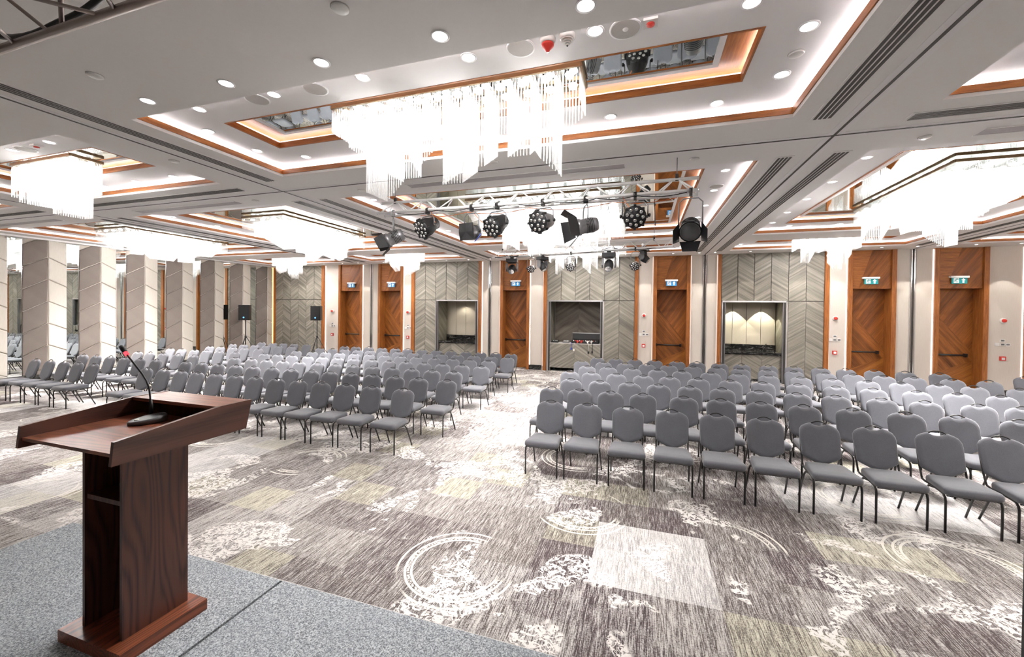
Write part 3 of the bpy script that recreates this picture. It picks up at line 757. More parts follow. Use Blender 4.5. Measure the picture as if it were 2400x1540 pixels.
SPK = [((1220, 111), 'largest round ceiling speaker left of the red beacon'), ((1466, 66), 'round ceiling speaker with cone right of the smoke detector'), ((739, 207), 'round grey ceiling speaker above the chandelier left end'), ((603, 232), 'round ceiling speaker left of the grey one'), ((60, 349), 'round ceiling speaker in the near left coffer'), ((1679, 436), 'round ceiling speaker in the middle central coffer')]
for q, lb in SPK:
    sp = thing('ceiling_speaker', lb, 'speaker', at_z(*q, ZU), group='round ceiling loudspeakers')
    obj('rim', MB().lathe([(.105, -.001), (.118, -.001), (.118, -.01), (.105, -.010)], 28, cap=False), sp, mat='white_paint')
    obj('grille', MB().lathe([(.105, -.009), (.02, -.009), (.001, -.010)], 28, cap=False), sp, mat='grille_grey')
    if 'cone' in lb: obj('tweeter', MB().lathe([(.022, -.009), (.018, -.016), (.001, -.018)], 14, cap=False), sp, mat='white_plastic')
p = at_z(1284, 92, ZU); s_ = thing('alarm_beacon', 'white based red cone alarm beacon on the near coffer soffit', 'alarm', p)
obj('base', MB().lathe([(.062, -.001), (.06, -.03), (.05, -.04)], 20), s_, mat='white_plastic')
obj('lens', MB().lathe([(.05, -.04), (.047, -.055), (.02, -.085), (.012, -.1), (.002, -.102)], 20), s_, mat='red_plastic')
p = at_z(1330, 82, ZU); s_ = thing('smoke_detector', 'white slatted smoke detector next to the red beacon', 'smoke detector', p)
obj('base', MB().lathe([(.062, -.001), (.06, -.025), (.05, -.035)], 20), s_, mat='white_plastic')
for k in range(4): obj('slat', MB().lathe([(.05 - k * .011, -.038 - k * .012), (.047 - k * .011, -.046 - k * .012)], 18), s_, mat='white_plastic')
obj('core', MB().lathe([(.03, -.035), (.004, -.09)], 12), s_, mat='gun_grey')
p = at_z(1525, 50, ZU); s_ = thing('indicator_plate', 'small square white plate with red indicator lens', 'indicator', p)
obj('plate', MB().box((-.05, -.05, -.02), (.05, .05, -.001)), s_, mat='white_plastic')
obj('lens', MB().lathe([(.03, -.02), (.028, -.03), (.002, -.034)], 16), s_, mat='red_plastic')
p = at_z(86, 341, ZU); s_ = thing('indicator_plate', 'square white plate with red lens in the near left coffer', 'indicator', p)
obj('plate', MB().box((-.05, -.05, -.02), (.05, .05, -.001)), s_, mat='white_plastic')
obj('lens', MB().lathe([(.03, -.02), (.028, -.03), (.002, -.034)], 16), s_, mat='red_plastic')
for q, z, lb in [((223, 176), ZC, 'flat round ceiling cover near the left partition track'), ((797, 18), ZC, 'flat round ceiling cover above the stage, top of the picture'), ((1866, 125), ZU, 'flat round cover between two downlights of the near central coffer'), ((408, 377), ZC, 'flat round cover right of the small left chandelier'), ((1158, 379), ZC, 'flat round cover behind the nearest chandelier'), ((2167, 321), ZC, 'flat round cover right of the track crossing'), ((847, 446), ZC, 'flat round cover left of the near lighting truss'), ((599, 470), ZC, 'flat round cover before the left middle coffer'), ((1627, 372), ZC, 'flat round cover above the right end of the near truss')]:
    s_ = thing('sprinkler_cover', lb, 'sprinkler', at_z(*q, z), group='flat round sprinkler covers')
    obj('disc', MB().lathe([(.055, -.001), (.055, -.012), (.05, -.016), (.002, -.017)], 20), s_, mat='white_plastic')
    obj('shadow_gap', MB().lathe([(.062, -.0005), (.062, -.003), (.054, -.003)], 20, cap=False), s_, mat='grille_grey')

# ------------------------------------------------------------------ stage, lectern, microphone
stage = thing('stage', 'low stage platform with grey felt carpet and deck joint', 'stage', (0, 0, 0), kind='structure')
decks = [(-4.22, -2.12), (-2.11, -.01), (0, 2.10), (2.11, 4.2)]
for a, b in decks:
    cbox('deck', (a + .003, -3.2, ST - .16), (b - .003, -.02, ST), 'stage_carpet', stage)
    cbox('deck', (a + .003, -.012, ST - .16), (b - .003, 1.95, ST), 'stage_carpet', stage)
cbox('skirt', (-4.20, -3.1, 0), (4.18, 1.92, ST - .16), 'plastic_black', stage)
cbox('edge_trim', (-4.22, 1.95, ST - .16), (4.2, 1.956, ST - .002), 'grille_grey', stage)

LX = -2.55; LY = 1.43
lec = thing('lectern', 'dark brown wooden lectern with open back and sloping tray', 'lectern', (0, 0, 0))
lec.location = (LX, LY, ST)
def lb_(a, b, name, mat): return cbox(name, (a[0] - LX, a[1] - LY, a[2] - ST), (b[0] - LX, b[1] - LY, b[2] - ST), mat, lec)
lb_((-2.79, 1.23, .6), (-2.31, 1.63, .66), 'base', 'lectern_base')
lb_((-2.415, 1.285, .66), (-2.397, 1.585, 1.62), 'side_panel', 'lectern_upright')
lb_((-2.705, 1.285, .66), (-2.687, 1.585, 1.62), 'side_panel', 'lectern_upright')
lb_((-2.687, 1.567, .66), (-2.415, 1.585, 1.62), 'front_panel', 'lectern_upright')
lb_((-2.687, 1.295, 1.315), (-2.415, 1.567, 1.338), 'shelf', 'lectern_upright')
TX0, TX1 = -2.915, -2.19
def side(x, nm):
    prof = [(1.135, 1.597), (1.765, 1.595), (1.80, 1.757), (1.62, 1.757), (1.145, 1.702)]
    obj('tray_side', MB().prism([(x - LX, y - LY, z - ST) for y, z in prof], (.02, 0, 0)), lec, mat='lectern_side')
side(TX0, 'l'); side(TX1 - .02, 'r')
obj('reading_board', MB().prism([(TX0 + .02 - LX, 1.15 - LY, 1.63 - ST), (TX0 + .02 - LX, 1.66 - LY, 1.638 - ST), (TX0 + .02 - LX, 1.66 - LY, 1.654 - ST), (TX0 + .02 - LX, 1.15 - LY, 1.646 - ST)], (TX1 - TX0 - .04, 0, 0)), lec, mat='lectern_board')
obj('top_shelf', MB().box((TX0 + .02 - LX, 1.605 - LY, 1.737 - ST), (TX1 - .02 - LX, 1.795 - LY, 1.755 - ST)), lec, mat='lectern_board')
obj('tray_front', MB().box((TX0 + .02 - LX, 1.755 - LY, 1.60 - ST), (TX1 - .02 - LX, 1.775 - LY, 1.738 - ST)), lec, mat='lectern_upright')
obj('tray_bottom', MB().box((TX0 + .02 - LX, 1.585 - LY, 1.60 - ST), (TX1 - .02 - LX, 1.76 - LY, 1.615 - ST)), lec, mat='lectern_upright')

mic = thing('microphone', 'black gooseneck conference microphone with red ring on the lectern', 'microphone', (0, 0, 0))
mz = 1.6545
a0 = at_z(297, 996, mz); a1 = at_z(383, 985, mz); ab = at_z(352, 975, mz + .02)
mcx, mcy = (a0.x + a1.x) / 2, a0.y + .075
mic.location = (mcx, mcy, mz)
pr = []
for k in range(24):
    an = 2 * PI * k / 24; c_, s_ = math.cos(an), math.sin(an)
    ex = .062 * (abs(c_) ** .8) * (1 if c_ > 0 else -1); ey = .085 * (abs(s_) ** (.65 if s_ > 0 else 1.0)) * (1 if s_ > 0 else -1)
    pr.append((ex * (1 if s_ > 0 else 1 - .25 * abs(s_)), ey))
def lp(sc, zf): return [(x_ * sc, y_ * sc, zf(y_)) for x_, y_ in pr]
obj('base', MB().rings([lp(1, lambda y: 0), lp(1.0, lambda y: .012 + .10 * (y + .085)), lp(.93, lambda y: .017 + .12 * (y + .085))], True), mic, mat='grey_dark', rot=(0, 0, -.35))
obj('button', MB().lathe([(.012, .02), (.010, .026)], 12), mic, (-.01, -.045, .0), mat='white_plastic')
def mp(x_, y_): q = at_y(x_, y_, mcy + .05); return q - Vector(mic.location)
neck = [mp(354, 972), mp(353.5, 955), mp(352, 930), mp(349, 908), mp(343, 892), mp(333, 876), mp(318, 857), mp(297, 831)]
obj('neck_socket', MB().tube([mp(354, 980), mp(354, 948), mp(353, 938)], [.012, .010, .007], 10), mic, mat='plastic_black')
obj('gooseneck', MB().tube(neck, .0048, 8), mic, mat='plastic_black')
obj('light_ring', MB().tube([mp(298, 832), mp(294, 826)], .0105, 12), mic, mat='mic_ring')
obj('capsule', MB().tube([mp(294, 826), mp(289, 819), mp(283, 812)], [.011, .014, .010], 12), mic, mat='plastic_black')

# black column speaker at the right edge of the stage
cs = thing('column_speaker', 'tall black column loudspeaker at the right end of the stage', 'loudspeaker', (1.30, 1.66, ST))
X0 = at_y(2389, 1200, 1.80).x - 1.30
pts = [(X0 + .02, -.14), (.23, -.14), (.25, -.12), (.25, .14), (X0 + .02, .14), (X0, .12), (X0, -.12)]
obj('cabinet', MB().rings([[(x_, y_, .03) for x_, y_ in pts], [(x_, y_, 1.385) for x_, y_ in pts], [(x_ * .93 + .01, y_ * .93, 1.40) for x_, y_ in pts]], False), cs, mat='plastic_black')
obj('foot', MB().box((X0 + .01, -.15, 0), (.24, .15, .03)), cs, mat='metal_black')
obj('grille', MB().box((X0 + .03, .14, .1), (.22, .148, 1.3)), cs, mat='grey_dark')

# ------------------------------------------------------------------ chairs
def outline_round(w0, w1, y0, y1, r, n=5):
    cs_ = [(-w0, y0, PI, 1.5 * PI), (w0, y0, 1.5 * PI, 2 * PI), (w1, y1, 0, .5 * PI), (-w1, y1, .5 * PI, PI)]; o = []
    for x_, y_, a, b in cs_:
        sx, sy = (1 if x_ > 0 else -1), (1 if y_ == y1 else -1); cx_, cy_ = x_ - sx * r, y_ - sy * r
        for k in range(n): an = a + (b - a) * k / (n - 1); o.append((cx_ + r * math.cos(an), cy_ + r * math.sin(an)))
    return o
def build_chair():
    me = {}
    o = outline_round(.238, .205, -.045, .425, .06); cy_ = .19
    sc = lambda f, z, cr=0: [(x_ * f, cy_ + (y_ - cy_) * f, z + cr) for x_, y_ in o]
    me['seat'] = MB().rings([sc(.96, .405), sc(1.0, .415), sc(1.01, .44), sc(.995, .462), sc(.95, .476), sc(.8, .483), sc(.45, .489)], True).mesh('seat', 'chair_fabric')
    # backrest outline in (x, t): t is height along the back
    half = [(0, .425), (.05, .448), (.12, .482), (.185, .515), (.205, .535), (.208, .60), (.214, .70), (.218, .78), (.212, .83), (.19, .868), (.15, .893), (.10, .912), (.085, .914), (.065, .898), (.04, .888), (0, .884)]
    ol = half + [(-x_, z) for x_, z in half[-2:0:-1]]
    lean = lambda z: .455 + (z - .42) * .30
    cz = .68
    def bk(f, dy): return [(x_ * f, lean(cz + (z - cz) * f) + dy, cz + (z - cz) * f) for x_, z in ol]
    me['backrest'] = MB().rings([bk(.80, -.026), bk(.93, -.022), bk(.985, -.010), bk(1, .004), bk(.985, .018), bk(.93, .024), bk(.8, .025)], True).mesh('backrest', 'chair_fabric')
    hp = [(-.085, .905), (-.06, .922), (-.03, .933), (0, .937), (.03, .933), (.06, .922), (.085, .905)]
    me['handle'] = MB().tube([(x_, lean(z) + .003, z) for x_, z in hp], .0085, 6).mesh('handle', 'metal_black')
    for s_, nm in ((-1, 'l'), (1, 'r')):
        me['front' + nm] = MB().tube([(s_ * .223, 0, 0), (s_ * .224, 0, .33), (s_ * .224, .012, .372), (s_ * .222, .045, .396), (s_ * .215, .12, .402), (s_ * .205, .40, .402), (s_ * .203, .45, .41)], .0115, 6).mesh('leg', 'metal_black')
        me['rear' + nm] = MB().tube([(s_ * .223, .512, 0), (s_ * .214, .36, .33), (s_ * .21, .31, .385), (s_ * .208, .24, .392)], .0115, 6).mesh('leg', 'metal_black')
    for s_, nm in ((-1, 'l'), (1, 'r')): me['post' + nm] = MB().tube([(s_ * .203, .445, .405), (s_ * .203, .465, .44), (s_ * .205, lean(.55) + .012, .55), (s_ * .203, lean(.8) + .014, .80)], .0105, 6).mesh('back_post', 'metal_black')
    me['railf'] = MB().tube([(-.215, .0, .395), (.215, .0, .395)], .009, 6).mesh('seat_rail', 'metal_black')
    me['railb'] = MB().tube([(-.205, .40, .395), (.205, .40, .395)], .009, 6).mesh('seat_rail', 'metal_black')
    return me
CH = build_chair()
PARTS = [('seat', 'seat'), ('backrest', 'backrest'), ('handle', 'handle'), ('leg', 'frontl'), ('leg', 'frontr'), ('leg', 'rearl'), ('leg', 'rearr'), ('back_post', 'postl'), ('back_post', 'postr'), ('seat_rail', 'railf'), ('seat_rail', 'railb')]
def chair(x, y, rz, label, group):
    r = thing('banquet_chair', label, 'chair', (x, y, 0), rz, group)
    for nm, k in PARTS: obj(nm, CH[k], r)
ROWY = [6.09, 7.16, 8.20, 9.26, 10.30, 11.30, 12.30]
RIGHT = [[-1.32, -.775, -.18, .39, .97, 1.53, 2.12, 2.70, 3.30, 3.88],
         [-1.55, -1.05, -.51, .03, .64, 1.19, 1.76, 2.34, 2.93, 3.54, 4.13, 4.74],
         [-1.35, -.80, -.24, .29, .84, 1.40, 1.97, 2.56, 3.12, 3.74, 4.31, 4.94, 5.46],
         [-1.58, -1.08, -.54, .02, .56, 1.12, 1.71, 2.31, 2.91, 3.51, 4.10, 4.74, 5.33, 5.91],
         [-1.32, -.78, -.24, .35, .90, 1.49, 2.07, 2.65, 3.28, 3.86, 4.46, 5.04, 5.62, 6.17, 6.84],
         [-1.59, -1.0, -.42, .14, .66, 1.24, 1.77, 2.32, 2.90, 3.47, 4.10, 4.62, 5.19, 5.75, 6.38, 7.0],
         [-1.28, -.75, -.22, .35, .92, 1.44, 2.01, 2.56, 3.16, 3.75, 4.34, 4.89, 5.47, 6.09, 6.72, 8.24]]
MID = [[-10.48, -9.92, -9.39, -8.90, -8.36, -7.81, -7.28, -6.74, -6.20, -5.67, -5.10, -4.54, -3.91],
       [-10.87, -10.31, -9.75, -9.16, -8.62, -8.05, -7.49, -6.95, -6.42, -5.87, -5.34, -4.78, -4.23, -3.62],
       [-10.55, -9.97, -9.42, -8.88, -8.34, -7.77, -7.22, -6.68, -6.13, -5.58, -5.06, -4.54, -3.98],
       [-10.75, -10.22, -9.70, -9.12, -8.59, -8.06, -7.50, -6.94, -6.41, -5.88, -5.35, -4.82, -4.29, -3.75],
       [-10.60, -9.94, -9.42, -8.88, -8.35, -7.82, -7.26, -6.74, -6.19, -5.60, -5.06, -4.54, -3.97],
       [-10.60, -10.06, -9.54, -9.01, -8.52, -8.0, -7.46, -6.92, -6.39, -5.90, -5.37, -4.82, -4.29, -3.77],
       [-10.42, -9.90, -9.34, -8.78, -8.25, -7.74, -7.18, -6.64, -6.09, -5.56, -5.04, -4.51, -3.98]]
FARL = [[-14.66, -14.05, -13.47, -12.92, -12.33], [-14.95, -14.37, -13.79, -13.18, -12.58, -11.97], [-14.5, -13.96, -13.38, -12.78, -12.14],
        [-14.8, -14.25, -13.68, -13.13, -12.57, -11.92], [-14.45, -13.92, -13.36, -12.84, -12.22], [-14.68, -14.1, -13.56, -13.03, -12.43, -11.83], [-14.41, -13.84, -13.3, -12.78, -12.19]]
for blk, rows, side_, frm in (('right', RIGHT, 1, 'central aisle'), ('middle', MID, -1, 'central aisle'), ('far left', FARL, 1, 'mirrored wall')):
    for ri, xs_ in enumerate(rows):
        xs2 = sorted(xs_, reverse=(side_ < 0))
        for si, X_ in enumerate(xs2):
            rz = random.uniform(-.03, .03)
            chair(X_, ROWY[ri] - .62, rz, f'grey banquet chair, {ORDN[ri]} row of the {blk} block, {ORDN[si]} from the {frm}', f'grey banquet chairs of the {blk} block')

# ------------------------------------------------------------------ loudspeakers on stands at the back left
def pa_speaker(label, x, y, rz, zc, w_, h_, leglabel):
    st_ = thing('speaker_stand', leglabel, 'stand', (x, y, 0), rz, 'tripod speaker stands at the back left')
    obj('pole', MB().tube([(0, 0, .25), (0, 0, zc - h_ / 2)], .022, 8), st_, mat='metal_black')
    for k in range(3):
        an = 2 * PI * k / 3 + .5; c_, s_ = math.cos(an), math.sin(an)
        obj('leg', MB().tube([(c_ * .03, s_ * .03, 1.0), (c_ * .55, s_ * .55, .0)], .014, 6), st_, mat='metal_black')
        obj('brace', MB().tube([(0, 0, .36), (c_ * .33, s_ * .33, .42)], .009, 6), st_, mat='metal_black')
    obj('collar', MB().lathe([(.04, .95), (.04, 1.05)], 10), st_, mat='plastic_black')
    s = thing('loudspeaker', label, 'loudspeaker', (x, y, zc - h_ / 2), rz, 'black loudspeakers on stands at the back left')
    d_ = .34
    tr_ = [(-w_ / 2, -d_ / 2), (w_ / 2, -d_ / 2), (w_ / 2 - .07, d_ / 2), (-w_ / 2 + .07, d_ / 2)]
    obj('cabinet', MB().rings([[(a, b, 0) for a, b in tr_], [(a, b, h_) for a, b in tr_]], False), s, mat='plastic_black')
    obj('grille', MB().box((-w_ / 2 + .02, -d_ / 2 - .012, .03), (w_ / 2 - .02, -d_ / 2, h_ - .03)), s, mat='plastic_black')
    obj('badge', MB().lathe([(.03, -d_ / 2 - .018), (.03, -d_ / 2 - .012)], 12, 'y', (0, 0, .12)), s, mat='blue_led')
pa_speaker('black loudspeaker on a stand before the mirrored wall', -16.56, 13.3, .45, 2.07, .44, .66, 'black tripod stand under the loudspeaker by the mirrored wall')
pa_speaker('black loudspeaker on a stand before the chevron panels', -13.95, 14.65, .30, 2.07, .44, .64, 'black tripod stand under the loudspeaker by the chevron panels')

# ------------------------------------------------------------------ lighting trusses
def roof(p):
    for c, r, x0, x1, y0, y1 in OPEN:
        if x0 < p.x < x1 and y0 < p.y < y1:
            return ZM - .012 if x0 + .8 < p.x < x1 - .8 and y0 + .75 < p.y < y1 - .75 else ZU
    return ZC
def truss(label, p0, p1, sep, r, mat, drops, seg=.26, cat='truss', up=True):
    p0, p1 = Vector(p0), Vector(p1); L = (p1 - p0).length; d = (p1 - p0).normalized(); n = Vector((-d.y, d.x, 0))
    t_ = thing('lighting_truss', label, cat, p0)
    h = sep * .9
    ch = {'f': Vector((0, 0, 0)), 'b': n * sep, 't': n * sep / 2 + Vector((0, 0, h))}
    for o in ch.values(): obj('chord', MB().tube([o, o + d * L], r, 10), t_, mat=mat)
    N = int(L / seg)
    cache = {}
    for pa, pb in (('f', 't'), ('b', 't'), ('f', 'b')):
        for k in range(N):
            s0 = L * (k + .12) / N; s1 = L * (k + .88) / N
            A, B = (ch[pa], ch[pb]) if k % 2 == 0 else (ch[pb], ch[pa])
            key = (pa, pb, k % 2)
            if key not in cache: cache[key] = MB().tube([(0, 0, 0), B + d * (s1 - s0) - A], r * .46, 6).mesh('brace', mat)
            obj('brace', cache[key], t_, A + d * s0)
    for o in ch.values():
        for s in (0, L): obj('end_fitting', MB().tube([o + d * (s - .012), o + d * (s + .012)], r * 1.15, 10), t_, mat='alu')
    for s in drops:
        o = ch['t'] + d * s
        obj('hanging_clamp', MB().box(o + Vector((-.02, -.02, -.02)), o + Vector((.02, .02, .07))), t_, mat='metal_black')
        obj('suspension_wire', MB().tube([o + Vector((0, 0, .06)), o + Vector((0, 0, roof(p0 + o) - p0.z - h))], .006, 6), t_, mat='gun_grey')
    return d
d1 = truss('near aluminium lighting truss with eight stage lights', (-4.06, 5.53, 3.83), (.64, 5.53, 3.83), .20, .023, 'truss_alu', (.25, 4.45))
pL, pR = Vector((-4.38, 11.54, 3.895)), Vector((.68, 10.45, 3.895))
d2 = truss('far aluminium lighting truss hung at a slant with moving heads', pL, pR, .22, .023, 'truss_alu', (.3, 2.6, 4.7))
truss('dark truss overhead at the top left, above the stage', (-3.4, .60, 3.185), (1.6, .60, 3.195), .20, .0135, 'truss_dark', ())

def rot_to(dv):
    """rotation taking local -y (the beam) to dv"""
    return (-Vector(dv)).normalized().to_track_quat('Y', 'Z').to_euler()
def yoke(root, w_, drop, z_top):
    """clamp, stem and U-shaped bracket reaching down to the pivot at z = 0"""
    obj('clamp', MB().lathe([(.034, -.02), (.034, .02)], 10, 'x', (0, 0, z_top)).box((-.018, -.03, z_top - .07), (.018, .03, z_top - .02)), root, mat='metal_black')
    t_ = z_top - .1
    obj('yoke', MB().tube([(-w_, 0, 0), (-w_, 0, t_ - .05), (-w_ + .05, 0, t_), (w_ - .05, 0, t_), (w_, 0, t_ - .05), (w_, 0, 0)], .009, 6), root, mat='gun_grey')
    for s_ in (-1, 1): obj('knob', MB().lathe([(.012, 0), (.024, s_ * .012), (.024, s_ * .03), (.01, s_ * .035)], 10, 'x', (s_ * w_, 0, 0)), root, mat='metal_black')
def led_par(label, pivot, beam, ztop, body='plastic_black', sc=1.0):
    r = thing('par_light', label, 'stage light', pivot, group='round LED par lights on the trusses')
    yz = math.atan2(beam[0], -beam[1]); r.rotation_euler = (0, 0, yz)
    hb = math.hypot(beam[0], beam[1]); e = Vector((0, -hb, beam[2]))
    yoke(r, .125 * sc, 0, ztop)
    h = obj('body', MB().lathe([(.03, .13), (.075, .13), (.085, .06), (.105, 0), (.112, -.08), (.112, -.10)], 22, 'y').mesh('body', body), r, rot=rot_to(e)); h.scale = (sc,) * 3
    obj('front_plate', MB().lathe([(.110, -.1), (.110, -.108), (.001, -.108)], 22, 'y', cap=False), h, mat='plastic_black')
    pos = [(0.032 * math.cos(a), .032 * math.sin(a)) for a in (0.6, 2.7, 4.8)] + [(.078 * math.cos(a), .078 * math.sin(a)) for a in [k * 2 * PI / 9 for k in range(9)]]
    if 'lens_me' not in MATS_X: MATS_X['lens_me'] = MB().lathe([(.017, 0), (.017, -.008), (.010, -.011), (.001, -.009)], 10, 'y', cap=False).mesh('lens', 'chrome'); MATS_X['eye_me'] = MB().lathe([(.007, -.012), (.001, -.013)], 8, 'y', cap=False).mesh('diode', 'plastic_black')
    for a, b in pos: l_ = obj('lens', MATS_X['lens_me'], h, (a, -.107, b))
    rim = MB()
    for k in range(8):
        an = 2 * PI * k / 8; rim.box((.112 * math.cos(an) - .012, -.112, .112 * math.sin(an) - .012), (.112 * math.cos(an) + .012, -.06, .112 * math.sin(an) + .012))
    obj('cooling_fins', rim, h, mat='plastic_black')
MATS_X = {}
def fresnel(label, pivot, beam, ztop, flaps, sc=1.0, tilt=0):
    r = thing('fresnel_light', label, 'stage light', pivot, group='barn door spotlights on the near truss')
    r.rotation_euler = (0, 0, math.atan2(beam[0], -beam[1])); e = Vector((0, -math.hypot(beam[0], beam[1]), beam[2]))
    yoke(r, .13 * sc, 0, ztop)
    h = obj('housing', MB().lathe([(.02, .17), (.085, .165), (.10, .12), (.10, -.06), (.115, -.07), (.115, -.12)], 18, 'y').mesh('housing', 'gun_grey'), r, rot=rot_to(e)); h.scale = (sc,) * 3
    obj('lens', MB().lathe([(.105, -.121), (.05, -.128), (.001, -.13)], 18, 'y', cap=False), h, mat='chrome' if flaps == 'open' else 'grey_dark')
    fin = MB()
    for k in range(5): fin.lathe([(.104, .0 + k * .022), (.108, .004 + k * .022), (.104, .008 + k * .022)], 18, 'y', cap=False)
    obj('vents', fin, h, mat='plastic_black')
    obj('gel_frame', MB().prism([(-.12, -.12, -.12), (.12, -.12, -.12), (.12, -.12, .12), (-.12, -.12, .12)], (0, -.006, 0)) if flaps == 'shut' else MB().lathe([(.112, -.12), (.125, -.12), (.125, -.128), (.112, -.128)], 18, 'y', cap=False), h, mat='plastic_black')
    o_ = {'open': .17, 'shut': .04, 'mid': .11}[flaps]
    for k in range(4):
        an = k * PI / 2; c_, s_ = math.cos(an), math.sin(an); R_ = lambda u, w, q: (u * c_ - q * s_, w, u * s_ + q * c_)
        ln = .15
        f_ = [R_(-.115, -.125, .118), R_(.115, -.125, .118), R_(.15 if flaps == 'open' else .08, -.125 - ln, .118 + o_ - .05), R_(-.15 if flaps == 'open' else -.08, -.125 - ln, .118 + o_ - .05)]
        if flaps == 'shut': f_ = [R_(-.12, -.13, .12), R_(.12, -.13, .12), R_(.12, -.15, .0), R_(-.12, -.15, .0)]
        obj('barn_door', MB().prism(f_, Vector(R_(0, 0, 1)) * .004), h, mat='plastic_black')
def moving_head(label, top, beam, sc=1.0):
    r = thing('moving_head', label, 'stage light', top, group='black moving heads on the far truss')
    r.rotation_euler = (0, 0, math.atan2(beam[0], -beam[1])); e = Vector((0, -math.hypot(beam[0], beam[1]), beam[2]))
    obj('base', MB().box((-.14 * sc, -.11 * sc, -.13 * sc), (.14 * sc, .11 * sc, -.04 * sc)).lathe([(.05 * sc, -.04 * sc), (.05 * sc, 0)], 12), r, mat='plastic_black')
    obj('omega_clamp', MB().lathe([(.03, -.02), (.03, .02)], 10, 'x', (-.08 * sc, 0, .03)).lathe([(.03, -.02), (.03, .02)], 10, 'x', (.08 * sc, 0, .03)).box((-.1 * sc, -.015, -.05 * sc), (.1 * sc, .015, -.0)), r, mat='alu')
    for s_ in (-1, 1): obj('arm', MB().prism([(s_ * .115 * sc, -.05 * sc, -.15 * sc), (s_ * .115 * sc, .05 * sc, -.15 * sc), (s_ * .115 * sc, .06 * sc, -.30 * sc), (s_ * .115 * sc, .03 * sc, -.36 * sc), (s_ * .115 * sc, -.03 * sc, -.36 * sc), (s_ * .115 * sc, -.06 * sc, -.30 * sc)], (s_ * .035 * sc, 0, 0)), r, mat='grey_dark')
    obj('turntable', MB().lathe([(.1 * sc, -.155 * sc), (.1 * sc, -.13 * sc)], 16), r, mat='plastic_black')
    h = obj('head', MB().lathe([(.03, .13), (.08, .11), (.10, .03), (.10, -.05), (.085, -.12), (.075, -.15)], 18, 'y').mesh('head', 'plastic_black'), r, (0, 0, -.30 * sc), rot_to(e)); h.scale = (sc,) * 3
    obj('lens', MB().lathe([(.07, -.151), (.04, -.158), (.001, -.16)], 16, 'y', cap=False), h, mat='chrome')
T1Y = 5.53 + .0
def t1(px_, py_, Y=T1Y): return at_y(px_, py_, Y)
ZT = 3.83
p = t1(922, 558); fresnel('leftmost spotlight of the near truss, barn doors turned left', p, (-.75, -.45, -.45), ZT - p.z, 'mid')
p = t1(1002, 531); led_par('par light second from left on the near truss', p, (-.35, -.8, -.5), ZT - p.z, sc=1.3)
p = t1(1105, 544); fresnel('spotlight with black barn doors shut, third from left on the near truss', p, (-.2, -.95, -.12), ZT - p.z, 'shut')
p = t1(1165, 526); led_par('par light fourth from left on the near truss', p, (-.3, -.85, -.5), ZT - p.z, sc=1.3)
p = t1(1272, 519); led_par('par light against the white glow, centre of the near truss', p, (-.28, -.9, -.25), ZT - p.z, 'gun_grey', 1.32)
p = t1(1372, 530); fresnel('spotlight with wide open barn doors facing left, near truss', p, (-.9, -.35, -.2), ZT - p.z, 'open')
p = t1(1488, 506); led_par('largest par light, second from right on the near truss', p, (.02, -.95, -.35), ZT - p.z, sc=1.28)
p = t1(1618, 535); fresnel('rightmost spotlight of the near truss, dark lens facing the stage', p, (-.1, -.85, -.5), ZT - p.z, 'mid', 1.05)
def t2(px_, py_):
    # plane through the far truss
    d = ray(px_, py_); n = Vector((-(pR - pL).y, (pR - pL).x, 0)); k = n.dot(pL - EYE) / n.dot(d); return EYE + d * k
ZT2 = 3.895
q = t2(1200, 622); moving_head('moving head facing front, leftmost on the far truss', Vector((q.x, q.y, ZT2 - .03)), (.15, -.9, -.6), 1.15)
q = t2(1245, 629); led_par('silver par light second from left on the far truss', q, (.1, -.9, -.45), ZT2 - q.z, 'chrome', .9)
q = t2(1271, 626); moving_head('moving head seen from the side, third on the far truss', Vector((q.x, q.y, ZT2 - .03)), (.5, -.3, -.8), 1.0)
q = t2(1338, 624); led_par('silver par light in the middle of the far truss', q, (-.05, -.9, -.45), ZT2 - q.z, 'chrome', .95)
q = t2(1427, 612); moving_head('moving head right of the middle of the far truss', Vector((q.x, q.y, ZT2 - .03)), (0, -.8, -.7), 1.2)
q = t2(1489, 622); led_par('silver par light near the right end of the far truss', q, (-.1, -.9, -.45), ZT2 - q.z, 'chrome', .9)
q = t2(1508, 606); q = EYE + (q - EYE) * 1.035; moving_head('rightmost moving head of the far truss, turned sideways', Vector((q.x, q.y, ZT2 + .1)), (.7, -.2, -.6), 1.0)
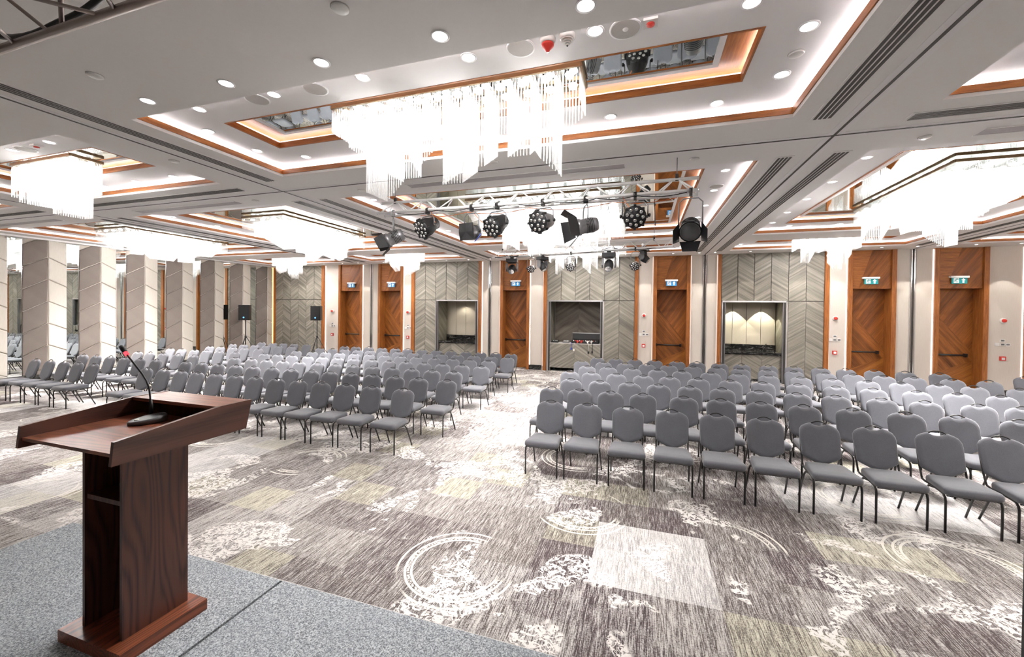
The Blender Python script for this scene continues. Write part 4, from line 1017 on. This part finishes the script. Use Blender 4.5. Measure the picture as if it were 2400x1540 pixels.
# cables slung along the trusses
def cable(label, pts, mat, rad=.006, grp='cables slung along the trusses'):
    pts = [Vector(p_) for p_ in pts]; o = []
    for i in range(len(pts) - 1):
        for k in range(6):
            u = k / 6; o.append(pts[i].lerp(pts[i + 1], u) - Vector((0, 0, .05 * math.sin(PI * u) * (pts[i + 1] - pts[i]).length)))
    o.append(pts[-1]); c = o[0]
    tag(obj('cable', MB().tube([p_ - c for p_ in o], rad, 5), None, c, mat=mat), label, 'cable', grp)
zc_ = 3.80
cable('black cable looped under the left half of the near truss', [(-3.7, 5.50, zc_), (-3.0, 5.49, zc_), (-2.5, 5.49, zc_ - .01), (-1.9, 5.50, zc_)], 'plastic_black')
cable('black cable looped under the right half of the near truss', [(-1.7, 5.50, zc_), (-1.2, 5.49, zc_), (-.6, 5.49, zc_), (-.1, 5.49, zc_), (.5, 5.5, zc_)], 'plastic_black')
cable('orange cable looped along the near truss', [(-3.4, 5.72, zc_), (-2.6, 5.72, zc_), (-1.6, 5.72, zc_), (-.4, 5.72, zc_), (.4, 5.72, zc_)], 'orange_rubber', .005)
cable('orange safety wires down to the second par light', [(-3.10, 5.52, 3.80), (-3.02, 5.50, 3.62)], 'orange_rubber', .005)
cable('orange safety wires down to the shut barn door light', [(-2.45, 5.55, 3.80), (-2.25, 5.52, 3.58)], 'orange_rubber', .005)
cable('orange safety wires down to the largest par light', [(-.28, 5.55, 3.82), (-.17, 5.50, 3.64)], 'orange_rubber', .005)
cable('black power cable hanging from the near truss right end', [(.12, 5.73, 3.83), (.14, 5.73, 3.45)], 'plastic_black', .006)
cable('blue tailed cable below the shut barn door light', [(-2.27, 5.50, 3.42), (-2.36, 5.48, 3.30)], 'blue_plastic', .007)
cable('black cable bundle at the left end of the far truss', [pL + Vector((.1, -.05, .0)), pL + Vector((.5, -.12, .02)), pL + Vector((.9, -.22, .0))], 'plastic_black', .012)
cable('black cable along the right half of the far truss', [pL.lerp(pR, .5), pL.lerp(pR, .7) + Vector((0, 0, .06)), pL.lerp(pR, .95)], 'plastic_black', .01)
cable('thick black cable drooping through the overhead stage truss', [(-2.45, .90, 3.36), (-1.95, .86, 3.28), (-1.6, .84, 3.32)], 'plastic_black', .011)
